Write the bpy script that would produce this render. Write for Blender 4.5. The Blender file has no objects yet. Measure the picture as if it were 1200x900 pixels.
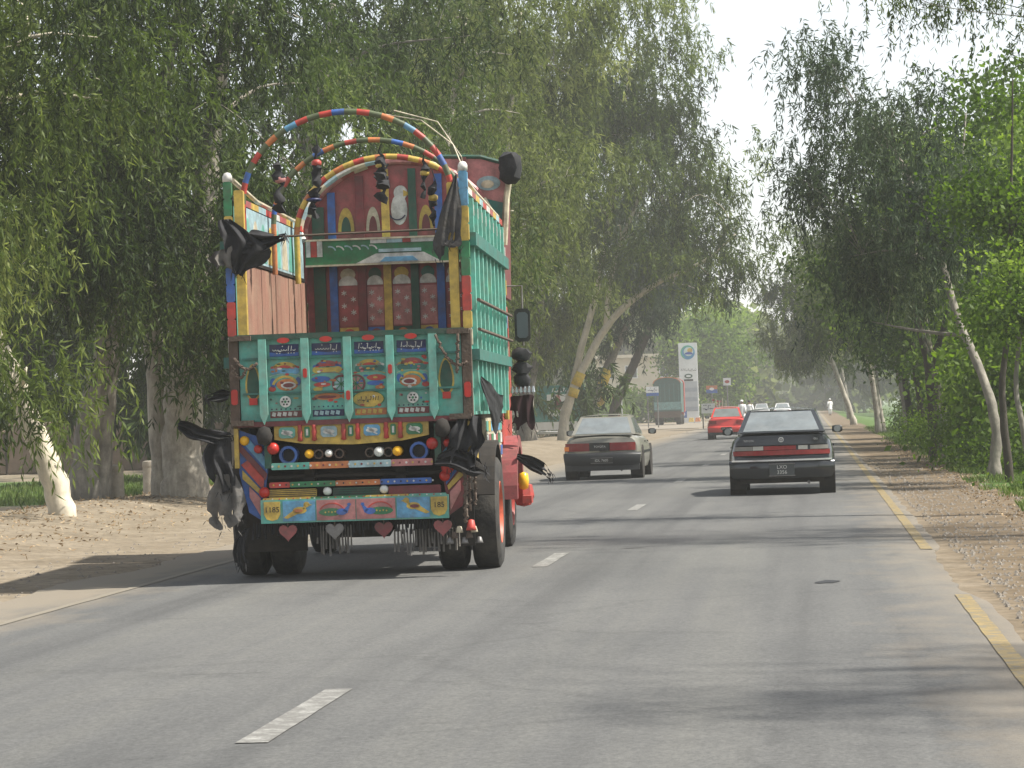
import bpy, math, random
import numpy as np
from mathutils import Vector, Matrix, noise as mnoise

R = math.radians
sc = bpy.context.scene
col = sc.collection

# ------------------------------------------------------------------ camera
FOCAL_PX, CAM_H, ROLL = 3400.0, 1.5, R(2.0)          # long lens, eye height of a jeep passenger
cam = bpy.data.cameras.new('camera')
cam.sensor_width = 36.0
cam.lens = FOCAL_PX / 1200.0 * 36.0
cam.clip_start = 0.3
cam.clip_end = 6000
cam_o = bpy.data.objects.new('camera', cam)
col.objects.link(cam_o)
fwd = Vector((350, -20, -FOCAL_PX)).normalized()      # where the road runs, seen from the camera
up = Vector((-math.sin(ROLL), math.cos(ROLL), 0))
up = (up - fwd * up.dot(fwd)).normalized()
rgt = fwd.cross(up)
cam_o.matrix_world = Matrix.Translation((0, 0, CAM_H)) @ Matrix((
    (rgt.x, rgt.y, rgt.z), (fwd.x, fwd.y, fwd.z), (up.x, up.y, up.z))).to_4x4()
sc.camera = cam_o

# ------------------------------------------------------------------ light
SUN_EL, SUN_AZ = R(54), R(93)                         # azimuth clockwise from the road direction
SV = Vector((math.cos(SUN_EL) * math.sin(SUN_AZ), math.cos(SUN_EL) * math.cos(SUN_AZ), math.sin(SUN_EL)))
w = bpy.data.worlds.new('World')
sc.world = w
w.use_nodes = True
nt = w.node_tree
nt.nodes.clear()
sky = nt.nodes.new('ShaderNodeTexSky')
sky.sky_type = 'NISHITA'
sky.sun_disc = False
sky.sun_elevation = SUN_EL
sky.sun_rotation = SUN_AZ
sky.air_density = 1.0
sky.dust_density = 0.7
sky.ozone_density = 1.0
hs = nt.nodes.new('ShaderNodeHueSaturation')          # milky, dusty sky
hs.inputs['Saturation'].default_value = 0.3
hs.inputs['Value'].default_value = 1.0
bg = nt.nodes.new('ShaderNodeBackground')
bg.inputs['Strength'].default_value = 0.115
wo = nt.nodes.new('ShaderNodeOutputWorld')
nt.links.new(sky.outputs[0], hs.inputs['Color'])
nt.links.new(hs.outputs[0], bg.inputs['Color'])
nt.links.new(bg.outputs[0], wo.inputs['Surface'])
sun = bpy.data.lights.new('sun', 'SUN')
sun.energy = 5.0
sun.angle = R(1.0)
sun.color = (1.0, 0.955, 0.87)
sun_o = bpy.data.objects.new('sun', sun)
sun_o.rotation_euler = SV.to_track_quat('Z', 'Y').to_euler()
sun_o.location = (20, 20, 40)
col.objects.link(sun_o)
sc.view_settings.view_transform = 'Standard'
sc.view_settings.look = 'None'
sc.view_settings.exposure = 0.85
sc.view_settings.gamma = 1.0
sc.cycles.use_denoising = True
sc.cycles.max_bounces = 5
sc.cycles.diffuse_bounces = 3
sc.cycles.transmission_bounces = 4
sc.cycles.volume_bounces = 1
sc.cycles.transparent_max_bounces = 5

# ------------------------------------------------------------------ materials
MATS = {}
def mat(name, c, rough=0.65, var=0.18, scale=6.0, dirt=0.0, metal=0.0, bump=0.0, bscale=30.0, spec=0.4, stretch=None,
        dirtc=(0.22, 0.18, 0.13), coat=0.0, emit=None):
    if name in MATS:
        return MATS[name]
    m = bpy.data.materials.new(name)
    m.use_nodes = True
    t = m.node_tree
    b = t.nodes['Principled BSDF']
    b.inputs['Roughness'].default_value = rough
    b.inputs['Metallic'].default_value = metal
    b.inputs['Specular IOR Level'].default_value = spec
    b.inputs['Coat Weight'].default_value = coat
    tc = t.nodes.new('ShaderNodeTexCoord')
    mp = t.nodes.new('ShaderNodeMapping')
    if stretch: mp.inputs['Scale'].default_value = stretch
    t.links.new(tc.outputs['Object'], mp.inputs['Vector'])
    n = t.nodes.new('ShaderNodeTexNoise')
    n.inputs['Scale'].default_value = scale
    n.inputs['Detail'].default_value = 5
    n.inputs['Roughness'].default_value = 0.65
    t.links.new(mp.outputs[0], n.inputs['Vector'])
    cr = t.nodes.new('ShaderNodeValToRGB')
    cr.color_ramp.elements[0].position = 0.3
    cr.color_ramp.elements[1].position = 0.7
    cr.color_ramp.elements[0].color = [x * (1 - var) for x in c[:3]] + [1]
    cr.color_ramp.elements[1].color = [min(1, x * (1 + var)) for x in c[:3]] + [1]
    t.links.new(n.outputs['Fac'], cr.inputs['Fac'])
    out = cr.outputs['Color']
    if dirt > 0:
        n2 = t.nodes.new('ShaderNodeTexNoise')
        n2.inputs['Scale'].default_value = scale * 0.6
        n2.inputs['Detail'].default_value = 8
        n2.inputs['Roughness'].default_value = 0.75
        t.links.new(tc.outputs['Object'], n2.inputs['Vector'])
        r2 = t.nodes.new('ShaderNodeMapRange')
        r2.inputs['From Min'].default_value = 0.42
        r2.inputs['From Max'].default_value = 0.72
        r2.inputs['To Max'].default_value = dirt
        t.links.new(n2.outputs['Fac'], r2.inputs['Value'])
        mx = t.nodes.new('ShaderNodeMix')
        mx.data_type = 'RGBA'
        t.links.new(r2.outputs[0], mx.inputs['Factor'])
        t.links.new(out, mx.inputs['A'])
        mx.inputs['B'].default_value = (*dirtc, 1)
        out = mx.outputs['Result']
    t.links.new(out, b.inputs['Base Color'])
    if bump > 0:
        n3 = t.nodes.new('ShaderNodeTexNoise')
        n3.inputs['Scale'].default_value = bscale
        n3.inputs['Detail'].default_value = 4
        t.links.new(tc.outputs['Object'], n3.inputs['Vector'])
        bp = t.nodes.new('ShaderNodeBump')
        bp.inputs['Strength'].default_value = bump
        bp.inputs['Distance'].default_value = 0.02
        t.links.new(n3.outputs['Fac'], bp.inputs['Height'])
        t.links.new(bp.outputs[0], b.inputs['Normal'])
    if emit:
        b.inputs['Emission Color'].default_value = (*emit[:3], 1)
        b.inputs['Emission Strength'].default_value = emit[3]
    MATS[name] = m
    return m

def leaf_mat(name, dark, mid, light, trans=0.3):
    m = bpy.data.materials.new(name)
    m.use_nodes = True
    t = m.node_tree
    b = t.nodes['Principled BSDF']
    b.inputs['Roughness'].default_value = 0.5
    b.inputs['Specular IOR Level'].default_value = 0.12
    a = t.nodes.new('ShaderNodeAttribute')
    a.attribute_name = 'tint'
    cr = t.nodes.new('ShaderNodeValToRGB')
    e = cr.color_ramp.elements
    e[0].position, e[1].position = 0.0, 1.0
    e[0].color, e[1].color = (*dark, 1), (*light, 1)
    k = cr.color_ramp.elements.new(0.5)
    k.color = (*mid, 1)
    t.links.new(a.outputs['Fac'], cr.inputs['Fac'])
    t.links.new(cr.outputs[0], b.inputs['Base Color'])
    tr = t.nodes.new('ShaderNodeBsdfTranslucent')
    hv = t.nodes.new('ShaderNodeHueSaturation')
    hv.inputs['Saturation'].default_value = 1.15
    hv.inputs['Value'].default_value = 1.5
    t.links.new(cr.outputs[0], hv.inputs['Color'])
    t.links.new(hv.outputs[0], tr.inputs['Color'])
    ms = t.nodes.new('ShaderNodeMixShader')
    ms.inputs[0].default_value = trans
    t.links.new(b.outputs[0], ms.inputs[1])
    t.links.new(tr.outputs[0], ms.inputs[2])
    t.links.new(ms.outputs[0], t.nodes['Material Output'].inputs['Surface'])
    return m

# ------------------------------------------------------------------ mesh helpers
def link(name, me, parent=None, **tags):
    o = bpy.data.objects.new(name, me)
    col.objects.link(o)
    if parent: o.parent = parent
    for k, v in tags.items(): o[k] = v
    return o

def thing(name, label, category, loc=(0, 0, 0), rz=0.0, group=None):
    o = link(name, None)
    o.empty_display_size = 0.2
    o.location = loc
    o.rotation_euler = (0, 0, rz)
    o['label'] = label
    o['category'] = category
    if group: o['group'] = group
    return o

def copy_tree(o, parent=None):
    c = o.copy()
    col.objects.link(c)
    c.parent = parent
    for ch in list(o.children): copy_tree(ch, c)
    return c

class MB:
    def __init__(s): s.v, s.f, s.m, s.mats = [], [], [], []
    def _mi(s, mt):
        if mt is None: return 0
        if mt not in s.mats: s.mats.append(mt)
        return s.mats.index(mt)
    def add(s, vs, fs, mt=None):
        k = len(s.v); i = s._mi(mt)
        s.v += [tuple(v) for v in vs]
        s.f += [tuple(k + j for j in f) for f in fs]
        s.m += [i] * len(fs)
        return s
    def box(s, c, d, rz=0, mt=None, rx=0, ry=0, taper=1.0):
        x, y, z = d[0] / 2, d[1] / 2, d[2] / 2
        vs = [Vector((a * x * (taper if e > 0 else 1), b_ * y * (taper if e > 0 else 1), e * z)) for e in (-1, 1) for a, b_ in ((-1, -1), (1, -1), (1, 1), (-1, 1))]
        if rx or ry or rz:
            M = Matrix.Rotation(rz, 3, 'Z') @ Matrix.Rotation(ry, 3, 'Y') @ Matrix.Rotation(rx, 3, 'X')
            vs = [M @ v for v in vs]
        vs = [(v.x + c[0], v.y + c[1], v.z + c[2]) for v in vs]
        return s.add(vs, [(3, 2, 1, 0), (4, 5, 6, 7), (0, 1, 5, 4), (1, 2, 6, 5), (2, 3, 7, 6), (3, 0, 4, 7)], mt)
    def cbox(s, c, d, b=0.01, mt=None):
        "box with chamfered vertical (y) edges: octagon in xz, extruded in y"
        x, z = d[0] / 2, d[2] / 2
        p = [(-x + b, -z), (x - b, -z), (x, -z + b), (x, z - b), (x - b, z), (-x + b, z), (-x, z - b), (-x, -z + b)]
        return s.prism([(c[0] + q[0], c[2] + q[1]) for q in p], c[1] - d[1] / 2, c[1] + d[1] / 2, mt)
    def prism(s, poly, y0, y1, mt=None, plane='xz'):
        n = len(poly)
        if plane == 'xz': f = lambda p, d: (p[0], d, p[1])
        elif plane == 'yz': f = lambda p, d: (d, p[0], p[1])
        else: f = lambda p, d: (p[0], p[1], d)
        vs = [f(p, y0) for p in poly] + [f(p, y1) for p in poly]
        fs = [tuple(range(n)), tuple(range(2 * n - 1, n - 1, -1))] + [(i, n + i, n + (i + 1) % n, (i + 1) % n) for i in range(n)]
        return s.add(vs, fs, mt)
    def disc(s, cx, cz, rx, rz, y0, y1, n=18, mt=None, a0=0.0, a1=2 * math.pi, plane='xz'):
        full = abs(a1 - a0 - 2 * math.pi) < 1e-6
        k = n if full else n + 1
        p = [(cx + rx * math.cos(a0 + (a1 - a0) * i / n), cz + rz * math.sin(a0 + (a1 - a0) * i / n)) for i in range(k)]
        return s.prism(p, y0, y1, mt, plane)
    def ring(s, cx, cz, ro, ri, y0, y1, n=20, mt=None, a0=0.0, a1=2 * math.pi, sz=1.0):
        vs = []; fs = []
        for i in range(n + 1):
            a = a0 + (a1 - a0) * i / n
            for r_, y in ((ro, y0), (ri, y0), (ri, y1), (ro, y1)):
                vs.append((cx + r_ * math.cos(a), y, cz + r_ * sz * math.sin(a)))
        for i in range(n):
            for j in range(4):
                fs.append((4 * i + j, 4 * i + (j + 1) % 4, 4 * i + 4 + (j + 1) % 4, 4 * i + 4 + j))
        return s.add(vs, fs, mt)
    def tube(s, pts, rad, n=8, mt=None, mts=None, jit=0.0, rnd=None):
        P = [Vector(p) for p in pts]
        if not hasattr(rad, '__len__'): rad = [rad] * len(P)
        k = len(s.v)
        ref = Vector((0.31, 0.17, 0.93))
        prev = None
        for i, p in enumerate(P):
            t = (P[min(i + 1, len(P) - 1)] - P[max(i - 1, 0)]).normalized()
            if prev is None:
                a = t.cross(ref)
                if a.length < 1e-3: a = t.cross(Vector((1, 0, 0)))
            else:
                a = prev - t * prev.dot(t)
            a.normalize(); prev = a
            b_ = t.cross(a)
            for j in range(n):
                th = 2 * math.pi * j / n
                r_ = rad[i] * (1 + (rnd.uniform(-jit, jit) if rnd else 0))
                s.v.append(tuple(p + (a * math.cos(th) + b_ * math.sin(th)) * r_))
        for i in range(len(P) - 1):
            mi = s._mi(mts[i % len(mts)] if mts else mt)
            for j in range(n):
                s.f.append((k + i * n + j, k + i * n + (j + 1) % n, k + (i + 1) * n + (j + 1) % n, k + (i + 1) * n + j))
                s.m.append(mi)
        mi = s._mi(mts[0] if mts else mt)
        s.f.append(tuple(k + j for j in range(n))[::-1]); s.m.append(mi)
        e = k + (len(P) - 1) * n
        s.f.append(tuple(e + j for j in range(n))); s.m.append(mi)
        return s
    def lathe(s, prof, c=(0, 0, 0), axis='z', n=20, mt=None):
        k = len(prof); vs = []; fs = []
        for i in range(n):
            a = 2 * math.pi * i / n
            for r_, h in prof:
                u, v_ = r_ * math.cos(a), r_ * math.sin(a)
                p = {'z': (u, v_, h), 'x': (h, u, v_), 'y': (u, h, v_)}[axis]
                vs.append((c[0] + p[0], c[1] + p[1], c[2] + p[2]))
        for i in range(n):
            for j in range(k - 1):
                a_, b_ = i * k + j, ((i + 1) % n) * k + j
                fs.append((a_, b_, b_ + 1, a_ + 1))
        return s.add(vs, fs, mt)
    def mesh(s, name, mt=None, smooth=False):
        me = bpy.data.meshes.new(name)
        me.from_pydata(s.v, [], s.f)
        ms = s.mats or ([mt] if mt else [])
        for x in ms: me.materials.append(x)
        if len(ms) > 1: me.polygons.foreach_set('material_index', s.m)
        if smooth is not False:
            me.polygons.foreach_set('use_smooth', [True] * len(s.f))
            if smooth is not True:
                me.set_sharp_from_angle(angle=smooth)
        me.update()
        return me
    def build(s, name, mt=None, parent=None, smooth=False, bevel=0.0, **tags):
        o = link(name, s.mesh(name, mt, smooth), parent, **tags)
        if bevel:
            bv = o.modifiers.new('bevel', 'BEVEL')
            bv.width = bevel; bv.segments = 2; bv.limit_method = 'ANGLE'
        return o

def text_mesh(txt, size, mt, parent, loc, name='lettering', extrude=0.002, rz=0.0, sx=1.0, ry=0.0, face='rear'):
    cu = bpy.data.curves.new('t', 'FONT')
    cu.body = txt
    cu.size = size
    cu.align_x = 'CENTER'; cu.align_y = 'CENTER'
    cu.extrude = extrude
    cu.resolution_u = 3
    t = bpy.data.objects.new('t', cu)
    col.objects.link(t)
    me = bpy.data.meshes.new_from_object(t.evaluated_get(bpy.context.evaluated_depsgraph_get()))
    bpy.data.objects.remove(t)
    bpy.data.curves.remove(cu)
    me.materials.clear(); me.materials.append(mt)
    o = link(name, me, parent)
    o.location = loc
    o.scale = (sx, 1, 1)
    o.rotation_euler = (math.pi / 2, ry, rz)
    return o

rng = random.Random(11)

# ------------------------------------------------------------------ ground and road
def sst(a, b, x):
    t = max(0.0, min(1.0, (x - a) / (b - a)))
    return t * t * (3 - 2 * t)
ROAD_L, ROAD_R, CENTRE = -7.1, 1.25, -2.6
def gh(x, y):
    "height of the ground"
    far = 1 - sst(150, 185, y)
    h = -0.03
    if ROAD_L + 0.35 < x < ROAD_R - 0.35: return -0.09
    if x < ROAD_L:
        h += 0.30 * math.exp(-((x + 11.6) / 1.7) ** 2) * far * (0.75 + 0.5 * mnoise.noise((x * .3, y * .16, 2)))
        h -= 0.30 * sst(-13, -18, x) * far
        h += 0.06 * sst(-8.2, -10.5, x) * far * (mnoise.noise((x * .9, y * .55, 0)) + .5 * mnoise.noise((x * 2.2, y * 1.6, 5)))
    if x > ROAD_R:
        h -= 0.55 * sst(3.0, 7.5, x)
        h += 0.05 * sst(1.5, 3.2, x) * mnoise.noise((x * 1.4, y * .7, 3)) * far
    return h

def make_ground():
    xs = [-2500, -900, -400, -200, -120, -80, -60, -48, -40, -34, -30, -27, -24] + list(np.arange(-22, -7.0, 0.38)) + [-6.7, -6.2, -2.6, 0.95] + list(np.arange(1.25, 9, 0.3)) + [9.6, 10.5, 12, 14, 17, 21, 27, 36, 50, 80, 140, 300, 900, 2500]
    ys = [-60, -20, 0, 8] + list(np.arange(10, 90, 0.55)) + list(np.arange(90, 180, 1.6)) + [182, 186, 190, 200, 215, 230, 250, 275, 300, 350, 400, 500, 650, 900, 1400, 2200, 4000]
    nx = len(xs)
    v = [(x, y, gh(x, y)) for y in ys for x in xs]
    f = [(j * nx + i, j * nx + i + 1, (j + 1) * nx + i + 1, (j + 1) * nx + i) for j in range(len(ys) - 1) for i in range(nx - 1)]
    me = bpy.data.meshes.new('ground')
    me.from_pydata(v, [], f)
    me.polygons.foreach_set('use_smooth', [True] * len(f))
    g = np.zeros(len(v), np.float32)
    for i, (x, y, z) in enumerate(v):
        n = mnoise.noise((x * .5, y * .22, 7)) * .5 + mnoise.noise((x * 1.3, y * .8, 1)) * .3
        a = sst(2.75, 3.35, x + n * .7)                                    # verge grass on the far side of the shoulder
        b = sst(-14.0, -15.2, x + n) * sst(62, 70, y + n * 3) * (1 - sst(92, 98, y + 4 * n))   # irrigated field
        c = sst(-11.5, -13.5, x + n * 2) * 0.45 * (0.5 + n)
        g[i] = max(a, b, c)
    so = me.attributes.new('shaded_soil', 'FLOAT', 'POINT')
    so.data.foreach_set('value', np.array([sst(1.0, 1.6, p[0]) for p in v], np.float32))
    at = me.attributes.new('grass', 'FLOAT', 'POINT')
    at.data.foreach_set('value', g)
    m = bpy.data.materials.new('dusty_ground'); m.use_nodes = True
    t = m.node_tree; b = t.nodes['Principled BSDF']
    b.inputs['Roughness'].default_value = 0.95; b.inputs['Specular IOR Level'].default_value = 0.1
    tc = t.nodes.new('ShaderNodeTexCoord')
    def nz(s, d, det=6, sc=(1, 1, 1)):
        mp = t.nodes.new('ShaderNodeMapping'); mp.inputs['Scale'].default_value = sc
        t.links.new(tc.outputs['Object'], mp.inputs['Vector'])
        n = t.nodes.new('ShaderNodeTexNoise'); n.inputs['Scale'].default_value = s; n.inputs['Detail'].default_value = det
        n.inputs['Roughness'].default_value = 0.7
        t.links.new(mp.outputs[0], n.inputs['Vector']); return n
    n1, n2 = nz(0.9, 1), nz(7, 1, 8)
    def ramp(n, stops):
        cr = t.nodes.new('ShaderNodeValToRGB'); e = cr.color_ramp.elements
        e[0].position, e[0].color = stops[0][0], (*stops[0][1], 1)
        e[1].position, e[1].color = stops[-1][0], (*stops[-1][1], 1)
        for p, c in stops[1:-1]: k = e.new(p); k.color = (*c, 1)
        t.links.new(n.outputs['Fac'], cr.inputs['Fac']); return cr
    d1 = ramp(n1, [(0.3, (.155, .125, .088)), (0.5, (.21, .174, .126)), (0.72, (.27, .23, .175))])
    d2 = ramp(n2, [(0.3, (.55, .55, .55)), (0.52, (.95, .95, .95)), (0.75, (1.25, 1.22, 1.18))])
    mu = t.nodes.new('ShaderNodeMix'); mu.data_type = 'RGBA'; mu.blend_type = 'MULTIPLY'; mu.inputs['Factor'].default_value = 1
    t.links.new(d1.outputs[0], mu.inputs['A']); t.links.new(d2.outputs[0], mu.inputs['B'])
    sa = t.nodes.new('ShaderNodeAttribute'); sa.attribute_name = 'shaded_soil'          # browner gravelly soil on the right shoulder, with tree shade put into its colour
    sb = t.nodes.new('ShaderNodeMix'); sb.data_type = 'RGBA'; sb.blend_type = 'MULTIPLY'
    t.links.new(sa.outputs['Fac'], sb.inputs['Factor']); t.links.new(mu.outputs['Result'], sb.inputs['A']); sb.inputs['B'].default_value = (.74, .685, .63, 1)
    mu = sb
    gr = ramp(nz(3.0, 1), [(0.3, (.045, .075, .02)), (0.55, (.07, .12, .03)), (0.75, (.13, .14, .06))])
    a = t.nodes.new('ShaderNodeAttribute'); a.attribute_name = 'grass'
    n4 = nz(5, 1)
    ad = t.nodes.new('ShaderNodeMath'); ad.operation = 'MULTIPLY_ADD'; ad.inputs[1].default_value = 1.2; ad.inputs[2].default_value = -0.6
    t.links.new(n4.outputs['Fac'], ad.inputs[0])
    ad2 = t.nodes.new('ShaderNodeMath'); ad2.operation = 'ADD'; ad2.use_clamp = True
    t.links.new(ad.outputs[0], ad2.inputs[0]); t.links.new(a.outputs['Fac'], ad2.inputs[1])
    mr = t.nodes.new('ShaderNodeMapRange'); mr.inputs['From Min'].default_value = .3; mr.inputs['From Max'].default_value = .65
    t.links.new(ad2.outputs[0], mr.inputs['Value'])
    mx = t.nodes.new('ShaderNodeMix'); mx.data_type = 'RGBA'
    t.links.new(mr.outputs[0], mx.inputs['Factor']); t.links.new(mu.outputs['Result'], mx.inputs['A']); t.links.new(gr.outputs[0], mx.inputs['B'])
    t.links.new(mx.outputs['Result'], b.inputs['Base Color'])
    bp = t.nodes.new('ShaderNodeBump'); bp.inputs['Strength'].default_value = .4; bp.inputs['Distance'].default_value = .04
    t.links.new(n2.outputs['Fac'], bp.inputs['Height']); t.links.new(bp.outputs[0], b.inputs['Normal'])
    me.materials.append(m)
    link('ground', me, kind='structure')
make_ground()

def asphalt_mat(name='worn_asphalt', base=0.108, seam=True):
    m = bpy.data.materials.new(name); m.use_nodes = True
    t = m.node_tree; b = t.nodes['Principled BSDF']
    b.inputs['Roughness'].default_value = 0.82; b.inputs['Specular IOR Level'].default_value = 0.35
    tc = t.nodes.new('ShaderNodeTexCoord')
    def nz(s, sc, det=6, rough=.65):
        mp = t.nodes.new('ShaderNodeMapping'); mp.inputs['Scale'].default_value = sc
        t.links.new(tc.outputs['Object'], mp.inputs['Vector'])
        n = t.nodes.new('ShaderNodeTexNoise'); n.inputs['Scale'].default_value = s; n.inputs['Detail'].default_value = det
        n.inputs['Roughness'].default_value = rough
        t.links.new(mp.outputs[0], n.inputs['Vector']); return n
    def ramp(src, stops):
        cr = t.nodes.new('ShaderNodeValToRGB'); e = cr.color_ramp.elements
        e[0].position, e[0].color = stops[0][0], (*stops[0][1], 1)
        e[1].position, e[1].color = stops[-1][0], (*stops[-1][1], 1)
        for p, c in stops[1:-1]: k = e.new(p); k.color = (*c, 1)
        t.links.new(src, cr.inputs['Fac']); return cr.outputs[0]
    def mul(a, b_, f=1.0):
        x = t.nodes.new('ShaderNodeMix'); x.data_type = 'RGBA'; x.blend_type = 'MULTIPLY'; x.inputs['Factor'].default_value = f
        t.links.new(a, x.inputs['A']); t.links.new(b_, x.inputs['B']); return x.outputs['Result']
    k = base
    big = ramp(nz(0.35, (1, .35, 1)).outputs['Fac'], [(.3, (k * .74, k * .745, k * .735)), (.5, (k, k * .995, k * .96)), (.72, (k * 1.2, k * 1.19, k * 1.13))])
    fine = ramp(nz(38, (1, .55, 1), 5, .8).outputs['Fac'], [(.3, (.6, .6, .6)), (.6, (1.05, 1.05, 1.04)), (.8, (1.4, 1.38, 1.34))])
    c = mul(big, fine)
    lanes = ramp(nz(1.3, (1, .02, 1), 3).outputs['Fac'], [(.32, (.72, .72, .73)), (.5, (1, 1, 1)), (.68, (1.15, 1.14, 1.1))])      # wear running along the road
    c = mul(c, lanes)
    spots = ramp(nz(2.1, (.35, .8, 1), 7, .75).outputs['Fac'], [(.27, (.5, .5, .5)), (.38, (1, 1, 1)), (1, (1, 1, 1))])          # tar patches and oil
    c = mul(c, spots)
    if seam:
        vo = t.nodes.new('ShaderNodeTexVoronoi'); vo.feature = 'DISTANCE_TO_EDGE'; vo.inputs['Scale'].default_value = .42
        mp = t.nodes.new('ShaderNodeMapping'); mp.inputs['Scale'].default_value = (.55, .7, 1)
        ns = nz(1.5, (1, 1, 1), 5)
        av = t.nodes.new('ShaderNodeMix'); av.data_type = 'RGBA'; av.inputs['Factor'].default_value = .28
        t.links.new(tc.outputs['Object'], av.inputs['A']); t.links.new(ns.outputs['Color'], av.inputs['B'])
        t.links.new(av.outputs['Result'], mp.inputs['Vector']); t.links.new(mp.outputs[0], vo.inputs['Vector'])
        c = mul(c, ramp(vo.outputs['Distance'], [(0, (.6, .6, .6)), (.004, (.7, .7, .7)), (.011, (1, 1, 1)), (1, (1, 1, 1))]), .3)
    # dust carried in from both verges
    sx = t.nodes.new('ShaderNodeSeparateXYZ'); t.links.new(tc.outputs['Object'], sx.inputs[0])
    ab = t.nodes.new('ShaderNodeMath'); ab.operation = 'ADD'; ab.inputs[1].default_value = 2.6; t.links.new(sx.outputs[0], ab.inputs[0])
    ab2 = t.nodes.new('ShaderNodeMath'); ab2.operation = 'ABSOLUTE'; t.links.new(ab.outputs[0], ab2.inputs[0])
    nn = nz(1.6, (1, .5, 1)); sm = t.nodes.new('ShaderNodeMath'); sm.operation = 'MULTIPLY_ADD'; sm.inputs[1].default_value = 1.9
    t.links.new(nn.outputs['Fac'], sm.inputs[0]); t.links.new(ab2.outputs[0], sm.inputs[2])
    mr = t.nodes.new('ShaderNodeMapRange'); mr.inputs['From Min'].default_value = 4.0; mr.inputs['From Max'].default_value = 5.0; mr.inputs['To Max'].default_value = .93
    t.links.new(sm.outputs[0], mr.inputs['Value'])
    du = t.nodes.new('ShaderNodeMix'); du.data_type = 'RGBA'; t.links.new(mr.outputs[0], du.inputs['Factor'])
    t.links.new(c, du.inputs['A']); du.inputs['B'].default_value = (.20, .17, .128, 1)
    t.links.new(du.outputs['Result'], b.inputs['Base Color'])
    bp = t.nodes.new('ShaderNodeBump'); bp.inputs['Strength'].default_value = .35; bp.inputs['Distance'].default_value = .012
    t.links.new(nz(45, (1, 1, 1), 4).outputs['Fac'], bp.inputs['Height']); t.links.new(bp.outputs[0], b.inputs['Normal'])
    return m

def strip(name, rows, mt, parent=None, thick=0.05, **tags):
    "rows: list of (y, [(x, z) ...]) with equal counts; a sheet with skirts"
    n = len(rows[0][1]); v = []; f = []
    for y, xz in rows:
        v += [(x, y, z) for x, z in xz]
    for j in range(len(rows) - 1):
        for i in range(n - 1):
            f.append((j * n + i, j * n + i + 1, (j + 1) * n + i + 1, (j + 1) * n + i))
    k = len(v)
    if thick:
        for y, xz in rows:
            v += [(xz[0][0], y, xz[0][1] - thick), (xz[-1][0], y, xz[-1][1] - thick)]
        for j in range(len(rows) - 1):
            f.append((j * n, (j + 1) * n, k + 2 * j + 2, k + 2 * j))
            f.append((j * n + n - 1, k + 2 * j + 1, k + 2 * j + 3, (j + 1) * n + n - 1))
    me = bpy.data.meshes.new(name); me.from_pydata(v, [], f); me.materials.append(mt)
    return link(name, me, parent, **tags)

ASPH = asphalt_mat()
ys = list(np.arange(-12, 80, 0.4)) + list(np.arange(80, 200, 2.0)) + [220, 250, 300, 400, 550, 800, 1300]
rows = []
for y in ys:
    jl = .3 * mnoise.noise((0, y * .35, 3)) + .12 * mnoise.noise((0, y * 2.1, 9))
    jr = .05 * mnoise.noise((4, y * .8, 1)) + .04 * mnoise.noise((4, y * 2.6, 6))
    jr += -.13 * (sst(21, 23, y) - sst(28, 30, y))                      # bitten edge where the yellow line is gone
    rows.append((y, [(ROAD_L + jl, -.012), (ROAD_L + .6, 0), (-4.6, .012), (CENTRE, .02), (-.6, .012), (ROAD_R - .4, .002), (ROAD_R + jr, -.012)]))
road = strip('road', rows, ASPH, kind='structure')
def road_z(x): 
    return float(np.interp(x, [ROAD_L, ROAD_L + .6, -4.6, CENTRE, -.6, ROAD_R - .4, ROAD_R], [-.012, 0, .012, .02, .012, .002, -.012]))

def paint_mat(name, c, wear=0.5, under=(.135, .13, .118)):
    m = bpy.data.materials.new(name); m.use_nodes = True
    t = m.node_tree; b = t.nodes['Principled BSDF']; b.inputs['Roughness'].default_value = .75
    tc = t.nodes.new('ShaderNodeTexCoord')
    n = t.nodes.new('ShaderNodeTexNoise'); n.inputs['Scale'].default_value = 9; n.inputs['Detail'].default_value = 9; n.inputs['Roughness'].default_value = .8
    t.links.new(tc.outputs['Object'], n.inputs['Vector'])
    cr = t.nodes.new('ShaderNodeValToRGB'); e = cr.color_ramp.elements
    e[0].position, e[0].color = wear - .08, (*under, 1)
    e[1].position, e[1].color = wear + .08, (*c, 1)
    k = e.new(wear + .0); k.color = (c[0] * .7, c[1] * .7, c[2] * .7, 1)
    t.links.new(n.outputs['Fac'], cr.inputs['Fac']); t.links.new(cr.outputs[0], b.inputs['Base Color'])
    return m
WHITE_P, YEL_P, YEL_W = paint_mat('worn_white_paint', (.31, .305, .28), .55), paint_mat('worn_yellow_paint', (.25, .185, .075), .485), paint_mat('very_worn_yellow_paint', (.22, .185, .11), .62, (.185, .162, .125))
def marking(name, x, w_, y0, y1, mt):
    rr = []; k = max(2, int((y1 - y0) / .5)); 
    for i in range(k + 1):
        y = y0 + (y1 - y0) * i / k
        a = .012 * mnoise.noise((x, y * 1.7, 2)); b = .012 * mnoise.noise((x, y * 1.7, 8))
        rr.append((y, [(x - w_ / 2 + a, road_z(x - w_ / 2) + .005), (x + w_ / 2 + b, road_z(x + w_ / 2) + .005)]))
    return strip(name, rr, mt, road, thick=0)
y = 13.1 - 14.2
while y < 420:
    marking('lane_dash', CENTRE, .15, y, y + 2.5, WHITE_P)
    y += 14.2
marking('edge_line', 1.09, .115, -8, 22.2, YEL_P)
marking('edge_line', 1.09, .115, 29.0, 420, YEL_P)
marking('edge_line', -6.22, .09, -8, 60, YEL_W)
tar = mat('black_tar', (.02, .02, .02), .6)
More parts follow.
